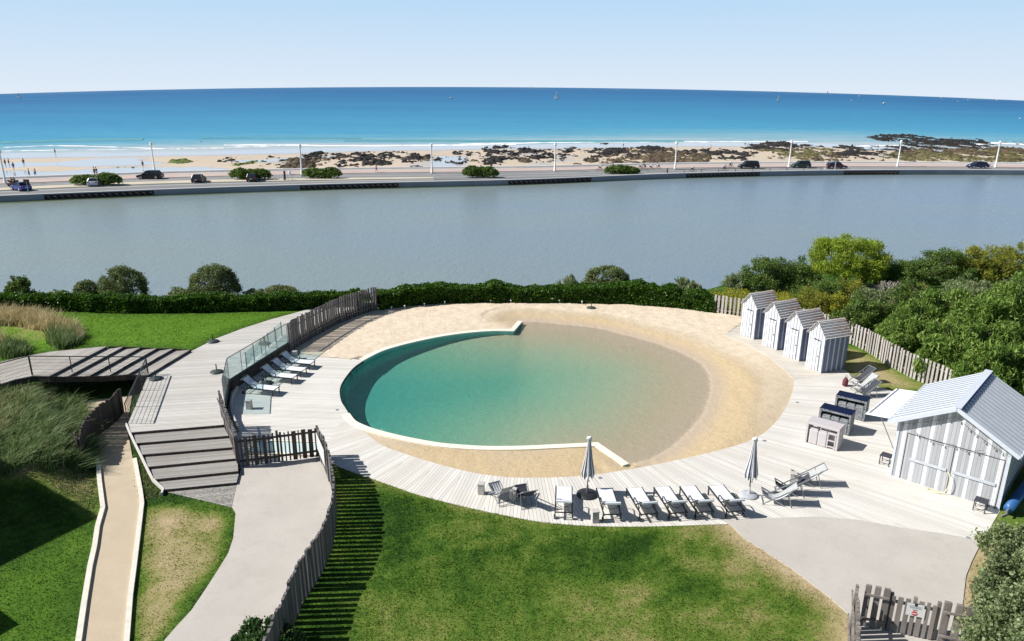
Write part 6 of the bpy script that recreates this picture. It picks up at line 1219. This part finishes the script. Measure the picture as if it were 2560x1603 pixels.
for x, y, po, tp, bt, rz, lb in [(14,415,'stand','dark','dark',0,'person standing in the wet sand at the far left edge'), (23,413,'stand','grey','dark',1,'person in grey standing beside the one at the far left edge'), (35,426,'walk','dark','blue',2,'person wading in the shallow pool near the left lamp post'), (60,414,'stand','dark','dark',2,'person alone in the shallow pool, right of the left lamp post'), (74.5,446,'walk','dark','dark',.5,'person in dark clothes walking left of a companion near the sea wall'), (90,445.5,'walk','white','dark',2.5,'person in a pale top walking near the sea wall'),
   (138,383,'walk','dark','dark',1,'person walking at the edge of the surf on the left'), (502,352,'stand','dark','dark',0,'person standing far out in the shallow water'), (358,421,'walk','dark','dark',1.5,'person with a dark top walking left of the second lamp post'), (580,410,'stand','dark','dark',1,'person standing on the sand left of the brown rocks'), (1776,375,'stand','white',None,1,'person in white standing on the black rocks at the right'), (1558,366,'walk','white','dark',1,'person in a pale top near the surf behind the cyclists')]:
    person(po, bp(x, y), rz, tp, bt, lb, group=GP)
person('walk', P(91*0+91.3*0+941, 431, RZ+.12), 0, 'red', 'red', 'person in red walking on the promenade left of the fourth lamp post'); person('stand', P(237,440,RZ+.12), 1, 'dark', 'dark', 'left one of two people behind the rounded median shrub', group='two people behind the shrub'); person('stand', P(242.5,440.5,RZ+.12), 1.4, 'dark', 'grey', 'right one of two people behind the rounded median shrub', group='two people behind the shrub')
def bicycle(loc, rz, label):
    e = empty('bicycle', loc, rz, label, 'bicycle', 'bicycles on the causeway')
    for x in (-.52, .52):
        m = MB(); m.path([(x+.33*math.cos(t), 0, .34+.33*math.sin(t)) for t in np.linspace(0, 6.283, 20, endpoint=False)], .022, 5, True)
        for j in range(6): a = j*math.pi/6; m.tube((x-.32*math.cos(a), 0, .34-.32*math.sin(a)), (x+.32*math.cos(a), 0, .34+.32*math.sin(a)), .004, n=3)
        m.build('wheel', M_tyre, e)
    m = MB(); a, b, c_, d_ = (-.52, 0, .34), (-.08, 0, .3), (-.2, 0, .8), (.36, 0, .78)
    for p_, q_ in ((a, b), (a, c_), (b, c_), (b, d_), (c_, d_), (d_, (.52, 0, .34)), (d_, (.34, 0, .98)), (c_, (-.22, 0, .92))): m.tube(p_, q_, .022, n=6)
    m.build('frame', M_gry, e); m = MB(); m.path([(.42, -.25, 1.0), (.36, -.12, 1.0), (.34, 0, .98), (.36, .12, 1.0), (.42, .25, 1.0)], .015); m.build('handlebar', M_blk, e); m = MB(); m.box((-.22, 0, .93), (.26, .14, .05)); m.build('saddle', M_blk, e); m = MB(); m.beam((-.08, -.15, .3), (-.08, .15, .3), .02, .02); m.build('pedals', M_blk, e)
cyc = [(1500,428.5,'white',0,'cyclist at the left end of the group'), (1532,425,'grey',0,'cyclist half hidden behind the clipped shrub'), (1601,426,'white',0,'cyclist just right of the clipped shrub'), (1611,427,'dark',0,'cyclist in dark beside the shrub'), (1627,427,'white',0,'cyclist in white in the middle of the group'), (1645,425.5,'white',0,'cyclist at the right end of the group, tall in white'), (1731,432,'white',0,'cyclist alone on the near lane, right of the sixth lamp post'), (1811,430,'blue',0,'cyclist in blue on the near lane'), (1826,421.5,'blue',0,'cyclist behind the one in blue, on the promenade')]
for i, (x, y, tp, rz, lb) in enumerate(cyc):
    q_ = P(x, y, RZ+.03+(.1 if y < 429 else 0)); rz = R([5, 175, 10, 185, 0, 190, 2, 4, 6][i]); bicycle(q_, rz, 'bicycle ridden by the '+lb); person('ride', q_+Vector((0, 0, 0)), rz, tp, 'dark', lb, 'white' if i % 2 == 0 else 'dark', 'cyclists on the causeway')
# motorcycle with rider and passenger
q_ = P(33,467,RZ+.03); e = empty('motorcycle', q_, R(175), 'black touring motorcycle carrying two people at the far left', 'motorcycle')
for x in (-.72, .72): m = MB(); m.lathe([(.16, -.07), (.29, -.07), (.32, 0), (.29, .07), (.16, .07)], (x, 0, .32), 18, 'Y'); m.build('wheel', M_tyre, e)
m = MB(); m.beam((-.9, 0, .75), (.1, 0, .72), .34, .16); m.beam((0, 0, .8), (.45, 0, .85), .36, .3); m.beam((.45, 0, .85), (.78, 0, 1.1), .4, .2); m.beam((-.1, 0, .45), (.35, 0, .45), .34, .36); m.build('body', M_blk, e); m = MB(); m.beam((.72, 0, .32), (.5, 0, 1.), .08, .08); m.build('fork', M_gry, e); m = MB(); m.box((-.85, 0, 1.0), (.4, .45, .32)); m.box((-.62, -.32, .62), (.5, .18, .36)); m.box((-.62, .32, .62), (.5, .18, .36)); m.build('luggage_box', M_blk, e); m = MB(); m.path([(.3, -.35, 1.08), (.5, -.2, 1.05), (.5, .2, 1.05), (.3, .35, 1.08)], .02); m.build('handlebar', M_gry, e)
person('sit', q_+Matrix.Rotation(R(175), 3, 'Z') @ Vector((.05, 0, .12)), R(175), 'dark', 'dark', 'rider in dark clothes at the front of the motorcycle', 'dark', 'two people on the motorcycle'); person('sit', q_+Matrix.Rotation(R(175), 3, 'Z') @ Vector((-.45, 0, .16)), R(175), 'dark', 'dark', 'passenger in dark clothes behind the motorcycle rider', 'dark', 'two people on the motorcycle')
# signs, rails and gates on the causeway
e = empty('road_sign', P(72,487,RZ), R(0), 'dark rectangular road sign on a post at the edge of the left lanes', 'sign'); m = MB(); m.tube((0, 0, 0), (0, 0, 2.3), .05); m.build('post', M_gry, e); m = MB(); m.box((0, 0, 2.15), (.95, .05, .65)); m.build('panel', simple('dark_sign', (.03, .03, .03), .5), e)
e = empty('white_gantry', P(2062,425,RZ), 0, 'small white frame with lettering shapes on two posts in front of the maroon car', 'frame'); s0 = scl(2062, 425, RZ); m = MB()
for x in (0, 25*s0): m.beam((x, 0, 0), (x, 0, 1.75), .12, .12, (1, 0, 0))
m.build('post', M_whit, e); m = MB(); m.path([(-.1, 0, 1.75), (.5, 0, 1.85), (1.1, 0, 1.7), (1.7, 0, 2.0), (2.4, 0, 1.72)], .07); m.beam((1.2, 0, 2.2), (1.7, 0, 1.9), .1, .3); m.beam((0, 0, 1.7), (25*s0, 0, 1.6), .06, .06); m.build('top_frame', M_whit, e)
m = MB(); rp = [on_quay(x)+Vector((0, .75, RZ)) for x in range(1690, 2070, 5)]; e = empty('guard_rail', rp[0], 0, 'dark guard rail on short posts along the right half of the quay', 'rail')
for a, b in zip(rp[:-1], rp[1:]): m.tube(a-rp[0]+Vector((0, 0, .8)), b-rp[0]+Vector((0, 0, .8)), .045, n=5)
m.build('rail', M_blk, e)
for x in [1712,1755,1798,1841,1884,1927,1970,2012,2055]: q_ = on_quay(x)+Vector((0, .75, RZ)); m = MB(); m.beam(q_-rp[0], q_-rp[0]+Vector((0, 0, .8)), .09, .09, (1, 0, 0)); m.build('post', M_blk, e)
e = empty('beach_gate', P(702,451,RZ), 0, 'white fenced gateway on the causeway beside the third lamp post', 'gate'); m = MB()
for x in (-1.2, -.4, .5, 1.4, 2.2): m.box((x, 0, .55), (.1, .1, 1.1))
m.box((.5, 0, 1.05), (3.6, .06, .08)); m.box((.5, 0, .5), (3.6, .05, .06)); m.build('railing', M_whit, e); m = MB(); m.box((.9, -.3, .9), (.3, .3, 1.8)); m.build('dark_column', M_blk, e)
m = MB(); m.M = Matrix.Translation(P(297,463,RZ)); 
for x in (-.8, 0, .8): m.box((x, 0, .5), (.07, .07, 1.))
m.box((0, 0, .95), (1.7, .06, .07)); m.box((0, 0, .5), (1.7, .05, .06)); o = m.build('cycle_rack', M_gry); tag(o, 'grey metal rack at the right end of the rounded median shrub', 'rack')
m = MB(); m.M = Matrix.Translation(P(2467,418,RZ)); m.box((0, 0, .35), (1.3, .6, .7)); m.box((0, 0, .74), (1.5, .7, .1)); tag(m.build('stone_bench', M_whit), 'pale stone bench between the dark blue car and the rightmost lamp post', 'bench')
m = MB(); m.M = Matrix.Translation(P(724,437,RZ)); m.lathe([(.25, 0), (.27, .6), (.2, .7), (.2, .8)], n=12); tag(m.build('stone_bollard', M_whit), 'white stone bollard left of the third lamp post', 'bollard')
m = MB(); m.M = Matrix.Translation(P(1668,433,RZ)); m.lathe([(.14, 0), (.14, .9), (.1, 1.)], n=10); tag(m.build('black_bollard', M_blk), 'short black bollard at the edge of the quay near the sixth lamp post', 'bollard')
# ------------------------------------------------------------------ boats
M_hull = simple('white_hull', (.8, .8, .8), .4); M_sail = simple('sailcloth', (.82, .82, .8), .8)
def boat(x, y, hpx, sail, label, rz=.3):
    q = P(x, y, SZ+.02); s = scl(x, y, SZ); H_ = hpx*s; e = empty('sailing_boat' if sail else 'motor_boat', q, rz, label, 'boat', 'boats out at sea'); L_ = H_*.75 if sail else H_*2.6; m = MB(); rows = []
    for i in range(9):
        t = i/8; w_ = L_*.16*math.sin(math.pi*min(1, t*.75+.25))**.7*(1-t**6*.95); x_ = (t-.5)*L_; d_ = L_*.12; rows.append([(x_, -w_, d_*(1+.3*t)), (x_, -w_*.7, d_*.2), (x_, 0, -.05*L_), (x_, w_*.7, d_*.2), (x_, w_, d_*(1+.3*t)), (x_, 0, d_*(1.1+.3*t)), (x_, -w_, d_*(1+.3*t))])
    m.grid(rows); m.build('hull', M_hull, e, True)
    if sail:
        m = MB(); m.tube((.05*L_, 0, 0), (.05*L_, 0, H_), L_*.012+.02); m.build('mast', M_gry, e); m = MB(); z0 = L_*.2
        for pts in ([(.03*L_, 0, z0), (-.42*L_, .04*L_, z0), (.03*L_, 0, H_*.97)],): 
            a, b, c_ = [Vector(v) for v in pts]; t_ = Vector((0, .02*L_+.02, 0)); m._add([a, b, c_, a+t_, b+t_, c_+t_], [(0, 1, 2), (5, 4, 3), (0, 3, 4, 1), (1, 4, 5, 2), (2, 5, 3, 0)])
        m.build('mainsail', M_sail, e); m = MB(); a, b, c_ = Vector((.08*L_, 0, z0)), Vector((.48*L_, .02*L_, z0*.8)), Vector((.06*L_, 0, H_*.85)); t_ = Vector((0, .02*L_+.02, 0)); m._add([a, b, c_, a+t_, b+t_, c_+t_], [(0, 1, 2), (5, 4, 3), (0, 3, 4, 1), (1, 4, 5, 2), (2, 5, 3, 0)]); m.build('jib', M_sail, e)
    else:
        m = MB(); m.box((-.03*L_, 0, L_*.2), (L_*.3, L_*.2, L_*.14)); m.build('cabin', M_hull, e, bevel=L_*.02)
for a in [(48,246,14,1,'small white sailing boat alone at the far left of the sea'), (1128,247,5,0,'white motor boat left of centre'), (1328.6,223.5,7,1,'tiny sail right on the horizon near the centre'), (1392,248,18,1,'tall masted white sailing boat near the centre'), (1546,227.5,2.2,0,'tiny pale boat on the horizon right of centre'), (1946,252,13,1,'white sailing boat with full sails at the right'), (2068.6,236,9,1,'narrow sail close to the horizon at the right'),
          (2148,241.5,3,0,'small motor boat under the horizon, right of the narrow sail'), (2129,252,2.4,0,'tiny boat below and right of the narrow sail'), (2210,260,5,0,'white motor boat with a wake at the right'), (2352,246,2.4,0,'tiny boat right of the white motor boat'), (2395,254,2.2,0,'tiny boat among three near the right horizon'), (2420,251,2.6,0,'low long boat near the right horizon'), (2492,252,3,0,'long pale boat near the right horizon, last but one'), (2550,298,4,0,'small pale boat near the right edge, closer to the shore')]: boat(*a)
# ------------------------------------------------------------------ building out of frame that shades the left lawn
c0 = P(250,1290); off = Vector((SUN_DIR.x, SUN_DIR.y, 0))/math.tan(SUN_EL); HB = 8.2; e1 = (P(108,1214)-c0).normalized(); e2 = (P(0,1415)-c0).normalized(); C0 = c0+off*HB
M_bw = boards('building_cladding', (.40, .38, .36), (.55, .53, .5), mode='vert', axis=2, wd=.2); e = empty('hotel_wing', C0, 0, 'timber clad hotel wing whose roof corner shades the left lawn', 'building'); m = MB(); fp_ = [(0, 0), (e1*13)[:2], (e1*13+e2*16)[:2], (e2*16)[:2]]
m.prism(fp_, -.3, HB-.2); m.build('wall', M_bw, e); m = MB(); m.prism([(q[0], q[1]) for q in fp_], HB-.19, HB); m.build('roof', M_tr2, e)
for i in range(5):
    for z in (1.5, 4.6): p_ = e1*(1.6+2.4*i); nn = Vector((e1.y, -e1.x, 0)); nn = nn if nn.dot(e2) < 0 else -nn; m = MB(); m.beam(p_+nn*.02+Vector((0, 0, z)), p_+e1*1.3+nn*.02+Vector((0, 0, z)), .08, 1.6); m.build('window', M_win, e)
c2 = P(47,1560)+off*4.2; e = empty('garden_annex', c2, 0, 'low flat roofed annex beside the hotel wing', 'building'); m = MB(); fp_ = [(0, 0), (e1*4)[:2], (e1*4+e2*9)[:2], (e2*9)[:2]]; m.prism(fp_, -.2, 4.0); m.build('wall', M_bw, e); m = MB(); m.prism(fp_, 4.01, 4.2); m.build('roof', M_tr2, e)
